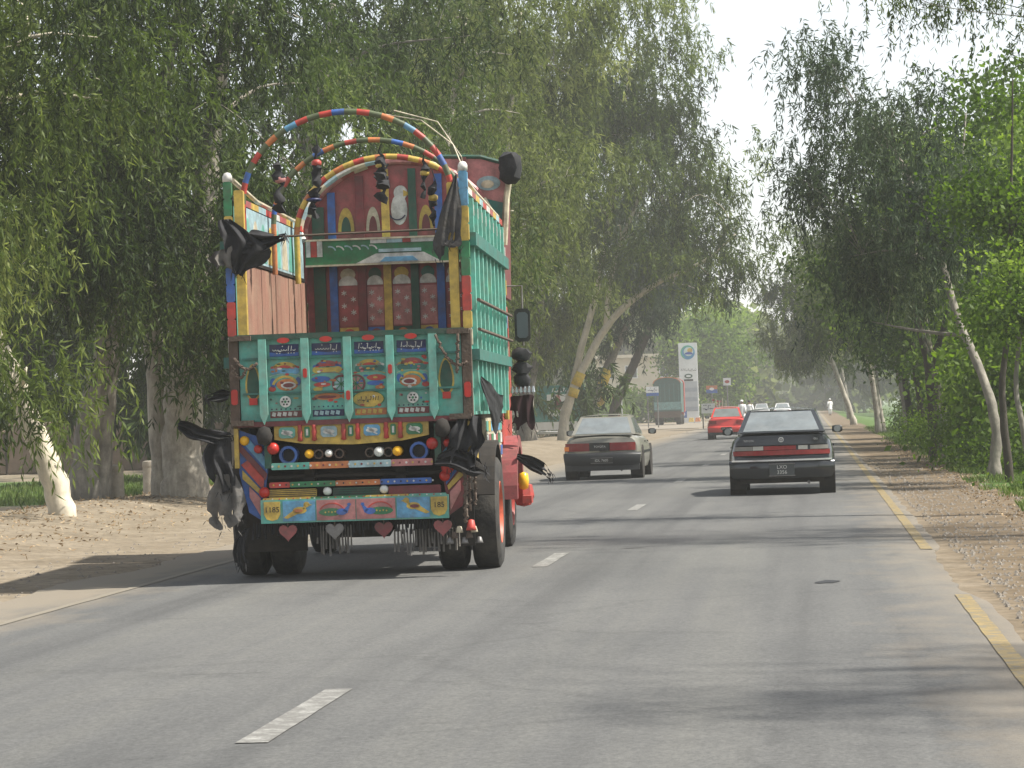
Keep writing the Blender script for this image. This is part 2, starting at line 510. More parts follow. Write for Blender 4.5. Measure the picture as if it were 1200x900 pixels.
for (x, y, rx, ry) in ((.09, 24, .09, .22), (-1.9, 30.5, .12, .05)):
    p = [(x + rx * (1 + .35 * rng.uniform(-1, 1)) * math.cos(a), y + ry * (1 + .35 * rng.uniform(-1, 1)) * math.sin(a)) for a in np.linspace(0, 2 * math.pi, 15)[:-1]]
    me = bpy.data.meshes.new('tar_patch'); me.from_pydata([(a, b, road_z(a) + .005) for a, b in p], [], [tuple(range(14))])
    me.materials.append(tar if ry < .24 and x > 0 and x < .3 else mat('grey_tar', (.065, .064, .062), .8)); link('tar_patch', me, road)
# filling station apron, beyond the dirt on the near side
ap = asphalt_mat('pale_apron_asphalt', .17, False)
strip('forecourt', [(y, [(-46, .0), (-20, .0), (ROAD_L - .25 - .01 * (y - 190), .0)]) for y in (190, 205, 220, 235, 246)], ap, kind='structure')
# ------------------------------------------------------------------ trees
def leaves_mesh(name, C, D, L, W, T, mt):
    n = len(C)
    D = D / np.linalg.norm(D, axis=1, keepdims=True)
    rs = np.random.RandomState(n % 9973)
    r_ = rs.normal(size=(n, 3))
    S = np.cross(D, r_); S /= (np.linalg.norm(S, axis=1, keepdims=True) + 1e-9)
    V = np.empty((n, 4, 3), np.float32)
    V[:, 0] = C
    V[:, 1] = C + D * (L * .45)[:, None] + S * (W / 2)[:, None]
    V[:, 2] = C + D * L[:, None]
    V[:, 3] = C + D * (L * .45)[:, None] - S * (W / 2)[:, None]
    me = bpy.data.meshes.new(name)
    me.vertices.add(4 * n); me.loops.add(4 * n); me.polygons.add(n)
    me.vertices.foreach_set('co', V.reshape(-1))
    me.loops.foreach_set('vertex_index', np.arange(4 * n, dtype=np.int32))
    me.polygons.foreach_set('loop_start', np.arange(0, 4 * n, 4, dtype=np.int32))
    me.polygons.foreach_set('loop_total', np.full(n, 4, np.int32))
    a = me.attributes.new('tint', 'FLOAT', 'POINT')
    a.data.foreach_set('value', np.repeat(np.clip(T, 0, 1), 4).astype(np.float32))
    me.materials.append(mt)
    me.update(); me.validate()
    return me

LEAF = {
    'gum': leaf_mat('gum_leaves', (.020, .034, .008), (.078, .112, .025), (.195, .23, .068), .42),
    'gum_deep': leaf_mat('deep_gum_leaves', (.012, .022, .006), (.052, .082, .020), (.155, .195, .060), .38),
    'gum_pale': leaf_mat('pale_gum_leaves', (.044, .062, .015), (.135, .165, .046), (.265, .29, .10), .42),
    'gum_lime': leaf_mat('yellowish_gum_leaves', (.045, .062, .010), (.12, .14, .028), (.22, .23, .06), .38),
    'gum_dark': leaf_mat('dark_gum_leaves', (.020, .034, .018), (.052, .078, .038), (.12, .15, .075), .34),
    'lime': leaf_mat('bright_broad_leaves', (.035, .066, .010), (.10, .16, .024), (.21, .285, .06), .48),
    'green': leaf_mat('mid_green_leaves', (.028, .050, .012), (.075, .118, .026), (.155, .20, .055), .42),
}
def sprays(rs, blobs, kind, dens=1.0, leaf=1.0, droop=1.0):
    """leaf positions and directions for a list of ellipsoids (cx, cy, cz, rx, ry, rz);
    hanging sprays for gum trees, rounder clusters for broad leaved ones"""
    Cs, Ds, Ls, Ws, Ts, cen = [], [], [], [], [], []
    for (cx, cy, cz, rx, ry, rz) in blobs:
        vol = rx * ry * rz * 4.19
        nc = max(6, int(dens * 2.6 * vol ** 0.78))
        kk = 7
        ng = max(3, nc // kk); nc = ng * kk
        u = rs.normal(size=(ng, 3)); u /= np.linalg.norm(u, axis=1, keepdims=True)
        rad = rs.uniform(.2, 1, size=ng) ** .5
        G = np.array([cx, cy, cz]) + u * rad[:, None] * np.array([rx, ry, rz])
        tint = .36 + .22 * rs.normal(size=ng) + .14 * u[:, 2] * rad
        sp_ = min(.74, .36 * min(rx, ry, rz) + .1) * (1 if kind == 'gum' else .9) * max(1, leaf ** .5)
        P = np.repeat(G, kk, 0) + rs.normal(size=(nc, 3)) * sp_ * np.array([.75, .75, .6])
        u = np.repeat(u, kk, 0); tint = np.repeat(tint, kk) + .09 * rs.normal(size=nc)
        for p, tt, uu in zip(P, tint, u):
            cen.append(p)
            if kind == 'gum':
                ns = rs.randint(7, 12)
                st = p + rs.normal(size=(ns, 3)) * np.array([.38, .38, .3])
                out = rs.normal(size=(ns, 3)) * .6 + uu * .6
                out[:, 2] = np.abs(out[:, 2]) * .25
                ln = rs.uniform(.35, 1.2, size=ns) * droop
                k = rs.randint(15, 22)
                t = np.sort(rs.uniform(0.02, 1, size=(ns, k)), axis=1)
                q = st[:, None, :] + out[:, None, :] * (ln[:, None] * .55 * t * (1.25 - .5 * t))[..., None]
                q[..., 2] -= ln[:, None] * t ** 1.7
                d = np.zeros((ns, k, 3)); d[..., 2] = -.35 - 1.0 * t
                d += out[:, None, :] * .45 * (1 - t)[..., None] + rs.normal(size=(ns, k, 3)) * .55
                m = ns * k
                Cs.append(q.reshape(m, 3)); Ds.append(d.reshape(m, 3))
                Ls.append(rs.uniform(.10, .20, size=m) * leaf); Ws.append(rs.uniform(.02, .036, size=m) * leaf)
            else:
                m = rs.randint(70, 120)
                q = p + rs.normal(size=(m, 3)) * np.array([.42, .42, .22]) * (leaf ** .5)
                d = rs.normal(size=(m, 3)) + np.array([0, 0, -.35])
                Cs.append(q); Ds.append(d)
                Ls.append(rs.uniform(.07, .14, size=m) * leaf); Ws.append(rs.uniform(.05, .085, size=m) * leaf)
            Ts.append(tt + .13 * rs.normal(size=m))
    return np.concatenate(Cs), np.concatenate(Ds), np.concatenate(Ls), np.concatenate(Ws), np.concatenate(Ts), np.array(cen)

BARK = {
    'pale': mat('pale_gum_bark', (.36, .325, .265), .85, .35, 4.5, .9, bump=.5, bscale=9, stretch=(2.2, 2.2, .5), dirtc=(.13, .11, .09)),
    'cream': mat('cream_gum_bark', (.55, .49, .38), .8, .2, 4.5, .6, bump=.4, bscale=9, stretch=(2.2, 2.2, .5), dirtc=(.28, .24, .18)),
    'grey': mat('grey_gum_bark', (.22, .20, .165), .9, .4, 4.5, .9, bump=.6, bscale=8, stretch=(2, 2, .5), dirtc=(.09, .08, .07)),
    'dark': mat('dark_rough_bark', (.055, .045, .035), .95, .4, 5, .4, bump=.8, bscale=14, stretch=(2, 2, .6), dirtc=(.03, .025, .02)),
}
def smooth_path(pts, k=4):
    "Catmull-Rom through (x, y, z, r)"
    P = [np.array(p, float) for p in pts]
    P = [2 * P[0] - P[1]] + P + [2 * P[-1] - P[-2]]
    out = []
    for i in range(1, len(P) - 2):
        for j in range(k):
            t = j / k
            out.append(.5 * ((2 * P[i]) + (-P[i - 1] + P[i + 1]) * t + (2 * P[i - 1] - 5 * P[i] + 4 * P[i + 1] - P[i + 2]) * t * t + (-P[i - 1] + 3 * P[i] - 3 * P[i + 1] + P[i + 2]) * t ** 3))
    out.append(P[-2])
    return out

def make_tree(name, label, loc, trunks, blobs, kind='gum', tone='gum', bark='pale', dens=1.0, leaf=1.0, droop=1.0, seed=1, category='tree', group=None, limbs=16, flare=1.22):
    """trunks: list of paths [(x, y, z, r) ...], blobs in tree coordinates"""
    rs = np.random.RandomState(seed); rd = random.Random(seed)
    root = thing(name, label, category, loc, 0, group)
    C, D, L, W, T, cen = sprays(rs, blobs, kind, dens, leaf, droop)
    mb = MB(); paths = []
    for tp in trunks:
        sp = smooth_path(tp, 5)
        pts, rad = [], []
        for i, q in enumerate(sp):
            s_ = flare if (i == 0 and q[2] < .3) else (1 + (flare - 1) * .35 if (i == 1 and sp[0][2] < .3) else 1)
            wob = .12 * q[3]
            pts.append((q[0] + rd.uniform(-wob, wob), q[1] + rd.uniform(-wob, wob), q[2] - (.45 if i == 0 and q[2] < .3 else 0)))
            rad.append(max(.012, q[3] * s_ * rd.uniform(.94, 1.06)))
        mb.tube(pts, rad, 10, jit=.05, rnd=rd)
        paths.append((pts, rad))
    # limbs to a spread of cluster centres
    allp = [(np.array(p), r_) for pts, rad in paths for p, r_ in zip(pts[2:], rad[2:])]
    idx = rs.permutation(len(cen))[:limbs * max(1, len(blobs))]
    nodes = list(allp)
    for i in idx:
        c = cen[i]
        best, bd = None, 1e9
        for p, r_ in nodes:
            d = np.linalg.norm(p - c) + 1.2 * max(0, p[2] - c[2] + .3)
            if d < bd and r_ > .012: best, bd = (p, r_), d
        p, r_ = best
        mid = (p + c) / 2 + np.array([0, 0, .12 * np.linalg.norm(c - p)]) + rs.normal(size=3) * .08 * np.linalg.norm(c - p)
        r0 = min(r_ * .6, .02 + .014 * np.linalg.norm(c - p))
        sp = smooth_path([(*p, r0), (*mid, r0 * .65), (*c, .008)], 3)
        mb.tube([q[:3] for q in sp], [q[3] for q in sp], 5)
        nodes += [(q[:3], q[3]) for q in sp[2:-1]]
    mb.build('trunk', BARK[bark], root, smooth=True)
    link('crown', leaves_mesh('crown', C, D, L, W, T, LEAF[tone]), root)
    return root

def at_w(loc, blobs):
    return [(b[0] - loc[0], b[1] - loc[1], b[2] - loc[2], b[3], b[4], b[5]) for b in blobs]
def tw(loc, path):
    return [(p[0] - loc[0], p[1] - loc[1], p[2] - loc[2], p[3]) for p in path]
def wtree(name, label, x, y, trunks, blobs, **k):
    "tree given in world coordinates"
    loc = (x, y, gh(x, y))
    return make_tree(name, label, loc, [tw(loc, [(p[0], p[1], p[2] + (loc[2] if i == 0 else 0), p[3]) for i, p in enumerate(t)]) for t in trunks], at_w(loc, blobs), **k)

GL = 'gum trees along the dirt on the left'
wtree('gum_tree', 'cream sunlit trunk leaning left at the left edge of the picture, low yellowish leaves', -11.15, 42.4,
      [[(-11.15, 42.4, 0, .20), (-11.3, 42.4, .8, .19), (-11.75, 42.4, 2.0, .16), (-12.3, 42.2, 3.6, .13), (-12.6, 42, 6, .10), (-12.2, 42, 9, .05)]],
      [(-11.9, 42, 6.6, 2.4, 2.2, 2.6), (-11.8, 40.6, 3.9, .9, 1.2, 1.4), (-11.35, 40.2, 2.4, .75, .8, 1.0), (-11, 41.2, 8.6, 2.2, 2.2, 1.8), (-10.6, 41.5, 5.6, 1.4, 1.2, 1.4)], tone='gum', bark='cream', seed=3, dens=1.5, leaf=1.15, group=GL, limbs=7)
wtree('gum_tree', 'grey twin trunked gum tree next to the cream leaning trunk', -12.45, 48.7,
      [[(-12.45, 48.7, 0, .26), (-12.3, 48.7, 1.5, .22), (-12.0, 48.8, 3.2, .19), (-12.7, 48.9, 5.6, .14), (-12.2, 49, 9, .07)],
       [(-12.25, 48.9, 0, .20), (-12.05, 48.9, 1.8, .17), (-11.75, 48.9, 3.5, .15), (-11.0, 48.9, 6.5, .11), (-10.4, 49, 9.5, .05)]],
      [(-12.9, 48.2, 7.0, 3.0, 2.4, 3.2), (-10.9, 48.2, 5.6, 1.7, 1.6, 2.0), (-12.9, 46.6, 4.9, 1.6, .9, 1.7), (-12.6, 46.4, 3.7, .9, .7, .7), (-11.6, 47.0, 4.9, 1.2, .9, 1.2), (-11.2, 48, 8.8, 2.4, 2.2, 1.8)], tone='gum_deep', bark='grey', seed=5, dens=1.55, leaf=1.15, group=GL, limbs=8)
wtree('gum_tree', 'thickest pale mottled trunk standing just behind the black rags of the decorated truck', -11.0, 50.2,
      [[(-11.0, 50.2, 0, .44), (-11.0, 50.2, 1.2, .36), (-10.85, 50.2, 3.0, .32), (-10.5, 50.3, 5.5, .22), (-9.9, 50.4, 9, .09)],
       [(-11.38, 50.5, 0, .24), (-11.5, 50.5, 1.5, .2), (-11.6, 50.6, 3.5, .16), (-11.9, 50.8, 7, .08)]],
      [(-10.2, 50, 7.0, 3.0, 2.4, 3.0), (-8.6, 50, 5.0, 2.0, 1.8, 2.2), (-10.7, 47.8, 5.2, 1.6, .9, 1.7), (-10.6, 47.6, 3.9, .9, .7, .7), (-11.5, 48.0, 5.6, 1.2, .8, 1.4), (-9.2, 48.6, 3.4, 1.2, 1.0, 1.1), (-8.0, 49, 3.2, 1.3, 1.1, 1.2), (-9.6, 49, 9.2, 2.6, 2.2, 1.6)], tone='gum_deep', bark='pale', seed=8, dens=1.55, leaf=1.15, group=GL, limbs=8)
wtree('gum_tree', 'gum tree crown straight behind the hoops of the decorated truck', -12.6, 66,
      [[(-12.6, 66, 0, .25), (-12.3, 66, 2.5, .2), (-11.6, 66, 6, .15), (-10.6, 66, 11, .06)]],
      [(-11.2, 66, 8.2, 3.8, 2.8, 4.0), (-9.0, 65, 5.0, 2.6, 2.0, 2.6), (-13.6, 65, 5.2, 2.4, 2.0, 2.4), (-9.6, 65, 11, 2.8, 2, 2)], tone='gum_deep', bark='grey', seed=12, dens=1.0, leaf=1.25, group=GL, limbs=6)
wtree('gum_tree', 'pale green gum tree rising over the right wall of the decorated truck', -11.8, 84,
      [[(-11.8, 84, 0, .26), (-11.6, 84, 3, .2), (-10.6, 84, 8, .14), (-9.6, 84, 13, .06)]],
      [(-10.2, 84, 9.5, 3.8, 3, 4.4), (-9.9, 83, 5.8, 1.9, 2.0, 2.6), (-12.6, 83, 5.2, 2.4, 2.0, 2.6), (-9.2, 83, 13.2, 3.0, 2.2, 2.0)], tone='gum_pale', bark='pale', seed=15, dens=.95, leaf=1.4, group=GL, limbs=6)
wtree('gum_tree', 'tall pale gum tree filling the space between the decorated truck and the leaning banded trunk', -12.2, 105,
      [[(-12.2, 105, 0, .26), (-12, 105, 3, .2), (-11, 105, 9, .14), (-10, 105, 16, .06)]],
      [(-10.4, 105, 10.6, 4.0, 3, 5.2), (-11.4, 104, 5.8, 1.9, 2, 2.4), (-13, 104, 6, 2.6, 2, 3), (-9.6, 104, 15.6, 3.4, 2.4, 2.4)], tone='gum_pale', bark='pale', seed=19, dens=.9, leaf=1.7, group=GL, limbs=6)
wtree('gum_tree', 'upright grey trunk beside the teal hoarding, leaves hanging low', -12.9, 132,
      [[(-12.9, 132, 0, .42), (-12.9, 132, 2, .34), (-12.4, 132, 5, .26), (-11.6, 132, 11, .15), (-11, 132, 17, .06)]],
      [(-12.6, 132, 8.2, 3.4, 3, 4.8), (-11.6, 131, 14.8, 4.6, 3, 4.0), (-13.6, 131, 4.8, 2.2, 1.6, 2.0)], tone='gum_pale', bark='grey', seed=23, dens=.85, leaf=2.0, group=GL, limbs=7)
big = wtree('gum_tree', 'big leaning gum tree with yellow painted band and a bare limb reaching over the road', -10.9, 128,
      [[(-10.95, 128, 0, .25), (-10.75, 128, 1.5, .215), (-10.0, 128, 3.2, .19), (-8.6, 128, 5.4, .16), (-6.6, 128, 6.9, .12), (-4.3, 128, 7.9, .08), (-3.0, 128, 9.0, .05)],
       [(-10.75, 128.3, 1.2, .16), (-10.2, 128.4, 3.6, .15), (-9.2, 128.4, 7, .13), (-8.2, 128.4, 12, .09), (-7.4, 128, 17, .04)],
       [(-8.9, 128, 5.0, .12), (-8.4, 128, 8, .11), (-6.4, 128, 12.5, .06)]],
      [(-8.0, 128, 11.6, 3.6, 3, 3.6), (-5.2, 127.6, 11.6, 2.4, 2.4, 2.5), (-8.6, 128, 16.6, 4.0, 3, 3.6), (-3.7, 127.6, 9.6, 1.4, 1.8, 1.6), (-4.2, 127.6, 7.5, 1.3, 1.5, 1.2), (-6.4, 127.4, 8.2, 1.8, 1.6, 1.3), (-5.6, 127.6, 15.0, 1.3, 1.6, 1.3), (-6.2, 127.6, 19.4, 1.8, 2, 1.5)],
      tone='gum', bark='cream', seed=27, dens=.85, leaf=1.9, droop=1.15, group=GL, limbs=4)
yb = mat('yellow_band_paint', (.62, .43, .05), .7, .2, 9, .4)
def band(parent, loc, pts, r0):
    MB().tube([tuple(Vector(p) - Vector(loc)) for p in pts], r0, 12).build('painted_band', yb, parent, smooth=True)
band(big, big.location, [(-10.32, 128, 2.55), (-10.05, 128, 3.1)], [.235, .225])
band(big, big.location, [(-10.5, 128, 2.05), (-10.36, 128, 2.42)], [.245, .24])
t2 = wtree('gum_tree', 'second trunk with a yellow painted band, behind the leaning gum', -11.6, 150,
      [[(-11.6, 150, 0, .30), (-11.2, 150, 2, .26), (-9.9, 150, 4.6, .2), (-8.0, 150, 9, .12), (-7, 150, 14, .05)]],
      [(-8.4, 150, 10, 3.4, 3, 4), (-6.8, 149, 9.2, 2, 2, 1.8), (-10.5, 150, 7, 2, 2, 2.5)], tone='gum_dark', bark='grey', seed=31, dens=.8, leaf=2.2, group=GL, limbs=5)
band(t2, t2.location, [(-10.75, 150, 2.7), (-10.4, 150, 3.5)], [.30, .275])
wtree('gum_tree', 'dark sloping trunk right of the yellow banded ones, behind the beige car', -11.9, 172,
      [[(-11.9, 172, 0, .34), (-11.4, 172, 2, .3), (-9.6, 172, 5.6, .24), (-8.2, 172, 10, .14), (-7.6, 172, 15, .05)]],
      [(-9.0, 172, 11.2, 3.0, 3, 3.6), (-7.8, 171, 10.6, 2.0, 2.2, 2.0), (-9.9, 171, 7.0, 1.5, 2, 1.5)], tone='gum_dark', bark='dark', seed=35, dens=.75, leaf=2.4, group=GL, limbs=5)

GR = 'trees along the right verge'
wtree('gum_tree', 'sparse feathery twigs hanging into the top right corner', 5.4, 37.5,
      [[(5.4, 37.5, 0, .2), (5.2, 37.5, 3, .17), (4.6, 37.5, 6, .13), (3.0, 38, 7.6, .06), (1.6, 38.4, 7.9, .02)]],
      [(4.8, 37.5, 8.6, 2.0, 2.2, 1.6), (2.6, 38, 6.9, 1.1, 1.2, .45), (1.5, 38.2, 7.1, .8, .9, .35), (3.4, 38, 6.3, .6, .8, .5)], tone='gum', bark='grey', seed=41, dens=.42, droop=.6, leaf=.62, group=GR, limbs=9)
wtree('gum_tree', 'gum tree beside the near shoulder whose shade falls across the bottom of the road', 12.2, 15.6,
      [[(12.2, 15.6, 0, .28), (12.1, 15.6, 5, .22), (11.6, 15.6, 10, .14), (11, 15.6, 15, .05)]],
      [(11.4, 15.4, 13.6, 2.2, 1.7, 1.6), (9.8, 14.4, 13.2, 1.7, 1.2, 1.1), (11.6, 16.8, 12.2, 1.6, 1.0, 1.2)], tone='gum', bark='grey', seed=43, dens=1.3, leaf=.8, group=GR, limbs=2)
wtree('gum_tree', 'gum tree outside the right edge whose shade crosses both lanes behind the black car', 10.6, 31.4,
      [[(10.6, 31.4, 0, .28), (10.4, 31.4, 5, .22), (9.4, 31.4, 10, .14), (8.2, 31.4, 14, .05)]],
      [(7.8, 31.4, 12.8, 2.4, 1.5, 1.5), (9.6, 31.2, 12.4, 2.2, 1.5, 1.8), (6.2, 31.7, 13.2, 1.8, 1.2, 1.1), (10.4, 33.4, 12.6, 1.6, .9, 1.2)], tone='gum', bark='grey', seed=44, dens=1.5, leaf=.9, group=GR, limbs=6)
wtree('gum_tree', 'dark drooping gum on a pale trunk that leans in from the right verge', 3.38, 55.2,
      [[(3.38, 55.2, 0, .115), (3.45, 55.2, .8, .10), (3.3, 55.4, 1.7, .088), (2.88, 56, 2.9, .075), (2.55, 56.6, 4.3, .065), (1.9, 57.5, 6.2, .05), (1.3, 58.2, 7.0, .03)],
       [(2.6, 56.5, 4.1, .04), (3.0, 56.6, 5.6, .03), (3.2, 57, 7, .015)]],
      [(.75, 58.5, 6.7, .75, .9, 1.1), (.25, 58.6, 5.9, .5, .7, .8), (1.3, 58.2, 5.5, .8, .9, 1.0), (1.05, 58, 4.4, .5, .7, .6), (2.1, 57.6, 5.0, .9, 1, 1.0), (1.7, 57.6, 3.9, .6, .8, .5), (.6, 58.6, 8.3, .6, .7, .5), (2.4, 57.4, 7.0, .9, 1, .5), (2.5, 55.6, 5.6, .8, .6, .8), (1.7, 56.6, 6.3, .6, .6, .7), (2.9, 55, 4.6, .6, .5, .6)], tone='gum_dark', bark='grey', seed=47, dens=1.9, droop=.8, group=GR, limbs=4, flare=1.8)
wtree('broadleaf_tree', 'dark forked trunk close to the grass edge, between the leaning gum and the shoulder', 2.95, 71,
      [[(2.95, 71, 0, .17), (2.95, 71, 1.0, .15), (2.9, 71, 2.2, .14), (2.75, 71, 2.9, .10), (2.3, 71, 4.6, .06), (1.9, 71, 6.5, .03)],
       [(2.92, 71, 2.3, .10), (3.25, 71, 3.1, .08), (3.6, 71, 4.4, .05), (3.7, 71, 6, .02)]],
      [(2.5, 71.5, 6.2, 1.7, 1.6, 1.8), (1.6, 71.5, 4.9, 1.0, 1.2, 1.0), (3.8, 71.5, 5.8, 1.4, 1.4, 1.6), (3.0, 71, 4.3, .9, 1, .6)], kind='broad', tone='green', bark='dark', seed=51, dens=1.5, leaf=1.15, group=GR, limbs=5)
wtree('broadleaf_tree', 'slender dark stem under bright green leaves at the right edge', 3.40, 51.1,
      [[(3.40, 51.1, 0, .075), (3.32, 51.1, 1.5, .06), (3.46, 51.1, 2.8, .05), (3.6, 51.2, 5, .03), (3.7, 51.2, 7, .012)]],
      [(3.6, 51.4, 5.6, 1.0, 1.2, 1.5), (3.5, 51.6, 3.9, .9, 1.1, .9), (4.4, 51.5, 4.8, 1, 1, 1.5), (2.9, 51.4, 4.7, .6, .8, .5)], kind='broad', tone='lime', bark='dark', seed=53, dens=1.3, leaf=1.0, group=GR, limbs=4)
wtree('broadleaf_tree', 'thin leaning sapling nearest the right edge, base in the verge grass', 3.62, 48.9,
      [[(3.62, 48.9, 0, .06), (3.5, 48.9, .9, .05), (3.42, 49, 1.8, .04), (3.7, 49, 3.4, .02)]],
      [(3.75, 49, 3.4, .6, .8, .7), (3.5, 49, 2.7, .4, .5, .4)], kind='broad', tone='lime', bark='grey', seed=55, dens=1.2, leaf=.95, group=GR, limbs=4)
wtree('gum_tree', 'thin pale stem just behind the dark forked trunk', 3.35, 74,
      [[(3.35, 74, 0, .1), (3.3, 74, 1.2, .09), (3.05, 74, 2.6, .075), (2.85, 74, 4.5, .05), (2.6, 74, 7, .02)]],
      [(2.5, 74, 7.2, 1.2, 1.2, 1.4), (3.5, 74, 6.2, 1.1, 1.2, 1.2)], tone='gum', bark='pale', seed=57, dens=1.0, leaf=1.25, group=GR, limbs=4)
rt = [(3.5, 92, 'broad', 'green', 'dark', 'slim dark trunk beyond the dark forked one on the verge', 6.6),
      (3.65, 111, 'gum', 'gum', 'grey', 'grey trunk halfway along the right verge, leaning to the road', 8.0),
      (3.4, 100, 'broad', 'lime', 'dark', 'bright leaved tree on a thin trunk halfway along the right verge', 6.0),
      (2.95, 129, 'gum', 'gum', 'pale', 'pale double trunk to the right of the far leaning one', 9.0),
      (3.5, 150, 'gum', 'gum', 'grey', 'dusky gum tree behind the pale double trunk', 10.5)]
for i, (x, y, k, tone, bk, lab, h) in enumerate(rt):
    s = -.5 if i % 2 else -.25
    wtree('gum_tree' if k == 'gum' else 'broadleaf_tree', lab, x, y,
          [[(x, y, 0, .15), (x + s * .3, y, h * .2, .12), (x + s * 1.2, y, h * .5, .085), (x + s * 2.4, y, h * .85, .03)]] + ([[(x + .25, y + .3, 0, .13), (x - .1, y + .3, 2.2, .1), (x - .5, y + .3, 5.5, .05)]] if i == 3 else []),
          [(x + s * 1.6, y, h * .74, 1.9, 1.8, h * .25), (x + s * 2.9 - .1, y, h * .62, 1.2, 1.4, h * .17), (x + 1.3, y, h * .62, 1.6, 1.5, h * .22)], kind=k, tone=tone, bark=bk, seed=60 + i, dens=1.2, leaf=1.35 + .2 * i, group=GR, limbs=4)
wtree('gum_tree', 'far dark crown over the road on a pale trunk leaning left', 2.6, 178,
      [[(2.6, 178, 0, .2), (2.2, 178, 1.4, .17), (1.6, 178, 3.2, .14), (.9, 178, 6, .1), (.2, 178, 10, .05)]],
      [(.4, 178, 10.6, 2.2, 2, 2.6), (-1.6, 178, 8.8, 1.3, 1.5, 1.3), (-1.0, 178, 6.4, 1.6, 1.5, 1.5), (.6, 178, 6.6, 1.8, 1.8, 2), (2.2, 178, 9, 2, 2, 2.8), (-.4, 178, 4.4, .9, 1, .7)], tone='gum', bark='pale', seed=71, dens=1.0, leaf=2.3, group=GR, limbs=4)
wtree('gum_tree', 'hazy tree beyond the far leaning trunk, near the white figure on the shoulder', 3.1, 235,
      [[(3.1, 235, 0, .2), (2.7, 235, 3, .15), (1.8, 235, 8, .07)]],
      [(1.6, 235, 9, 2.6, 2.4, 3.6), (-.2, 235, 6.5, 1.8, 2, 1.8), (3.6, 235, 8, 2.4, 2, 3.4)], tone='gum_pale', bark='grey', seed=73, dens=.9, leaf=2.8, group=GR, limbs=4)

# undergrowth and distant wood: masses of leaves nobody could count
def mass(name, label, blobs, tone, kind, dens, leaf, seed, cat):
    C, D, L, W, T, cen = sprays(np.random.RandomState(seed), blobs, kind, dens, leaf)
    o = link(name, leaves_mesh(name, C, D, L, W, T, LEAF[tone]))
    o['kind'] = 'stuff'; o['label'] = label; o['category'] = cat
    return o
rs = np.random.RandomState(5)
bl = []
for i in range(70):
    y = rs.uniform(58, 175); x = 4.1 + rs.uniform(0, 1) * max(.8, .088 * y - 4.1); r_ = rs.uniform(.8, 1.7)
    bl.append((x + .3 * r_, y, rs.uniform(.05, 1) * (1.4 + .095 * y), r_, r_, r_ * rs.uniform(.8, 1.4)))
mass('undergrowth', 'bright green leafy mass behind the trunks on the right', bl, 'lime', 'broad', 1.15, 1.7, 81, 'foliage')
bl = []
for i in range(30):
    y = rs.uniform(52, 160); bl.append((4.9 + rs.uniform(0, 1) * max(.8, .085 * y - 4.6), y, rs.uniform(.0, 2.0), rs.uniform(.8, 1.5), rs.uniform(.9, 1.5), rs.uniform(.6, 1.1)))
mass('undergrowth', 'mid green low bushes at the foot of the trunks on the right', bl, 'green', 'broad', 1.5, 1.4, 83, 'foliage')
bl = [(3.45, 66.5, .5, .32, .5, .5), (3.3, 67.2, 1.0, .3, .4, .4), (3.6, 60, .2, .3, .5, .3), (3.9, 57.5, .1, .4, .5, .35), (3.5, 84, .5, .5, .7, .6), (3.6, 97, .5, .5, .8, .7), (3.9, 45.8, -.1, .4, .5, .3)]
mass('undergrowth', 'light green saplings beside the dark forked trunk', bl, 'lime', 'broad', 1.6, .8, 85, 'foliage')
bl = []
for i in range(32):
    y = rs.uniform(116, 175); x = -13.5 - rs.uniform(.0, .24) * y * .9; bl.append((x, y, rs.uniform(.8, 13), rs.uniform(2.4, 4), 3, rs.uniform(2.2, 3.6)))
for i in range(16):
    y = rs.uniform(74, 104); bl.append((-15.0 - rs.uniform(0, .16) * y, y, rs.uniform(3.6, 11), rs.uniform(2, 3), 2, rs.uniform(1.6, 2.6)))
for i in range(10):
    y = rs.uniform(108, 124); bl.append((rs.uniform(-21, -11), y, rs.uniform(9, 17.5), rs.uniform(2, 3), 2, rs.uniform(1.8, 2.8)))
for i in range(11):
    bl.append((-15.5 - 2.3 * i, rs.uniform(119, 127), 1.6 + 1.2 * (i % 2), 1.9, 1.2, 1.9))
mass('woodland', 'dark gum foliage behind the left row of trees', bl, 'gum_deep', 'gum', .085, 3.3, 87, 'foliage')
bl = []
for i in range(36):
    y = rs.uniform(345, 540); s_ = rs.choice([-1, -1, 1]); x = (-8.5 - rs.uniform(0, .07) * y) if s_ < 0 else 4.0 + rs.uniform(0, .06) * y
    bl.append((x, y, rs.uniform(3, 12) * (.75 + y / 1600), rs.uniform(3.5, 6), 4, rs.uniform(3.5, 5.5)))
for i in range(16):
    bl.append((rs.uniform(-20, 14), rs.uniform(640, 760), rs.uniform(3, 15), 6, 5, 5.5))
for i in range(9):
    bl.append((-20 + 3.6 * i, 600 + 7 * i, 2.5, 4, 3, 3))
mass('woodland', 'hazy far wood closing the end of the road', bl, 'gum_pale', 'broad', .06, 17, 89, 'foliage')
bl = []
for i in range(14):
    y = rs.uniform(262, 290); bl.append((rs.uniform(-24, -12.6), y, rs.uniform(.4, 1.6), rs.uniform(1.2, 2.0), 1.5, rs.uniform(.8, 1.2)))
for i in range(8):
    y = rs.uniform(262, 300); bl.append((rs.uniform(-11.5, -7.5), y, rs.uniform(2.0, 8.0), rs.uniform(1.6, 2.6), 2, rs.uniform(1.6, 2.6)))
mass('bushes', 'light green bushes and small trees around the filling station pylon', bl, 'lime', 'broad', 1.0, 3.6, 91, 'foliage')

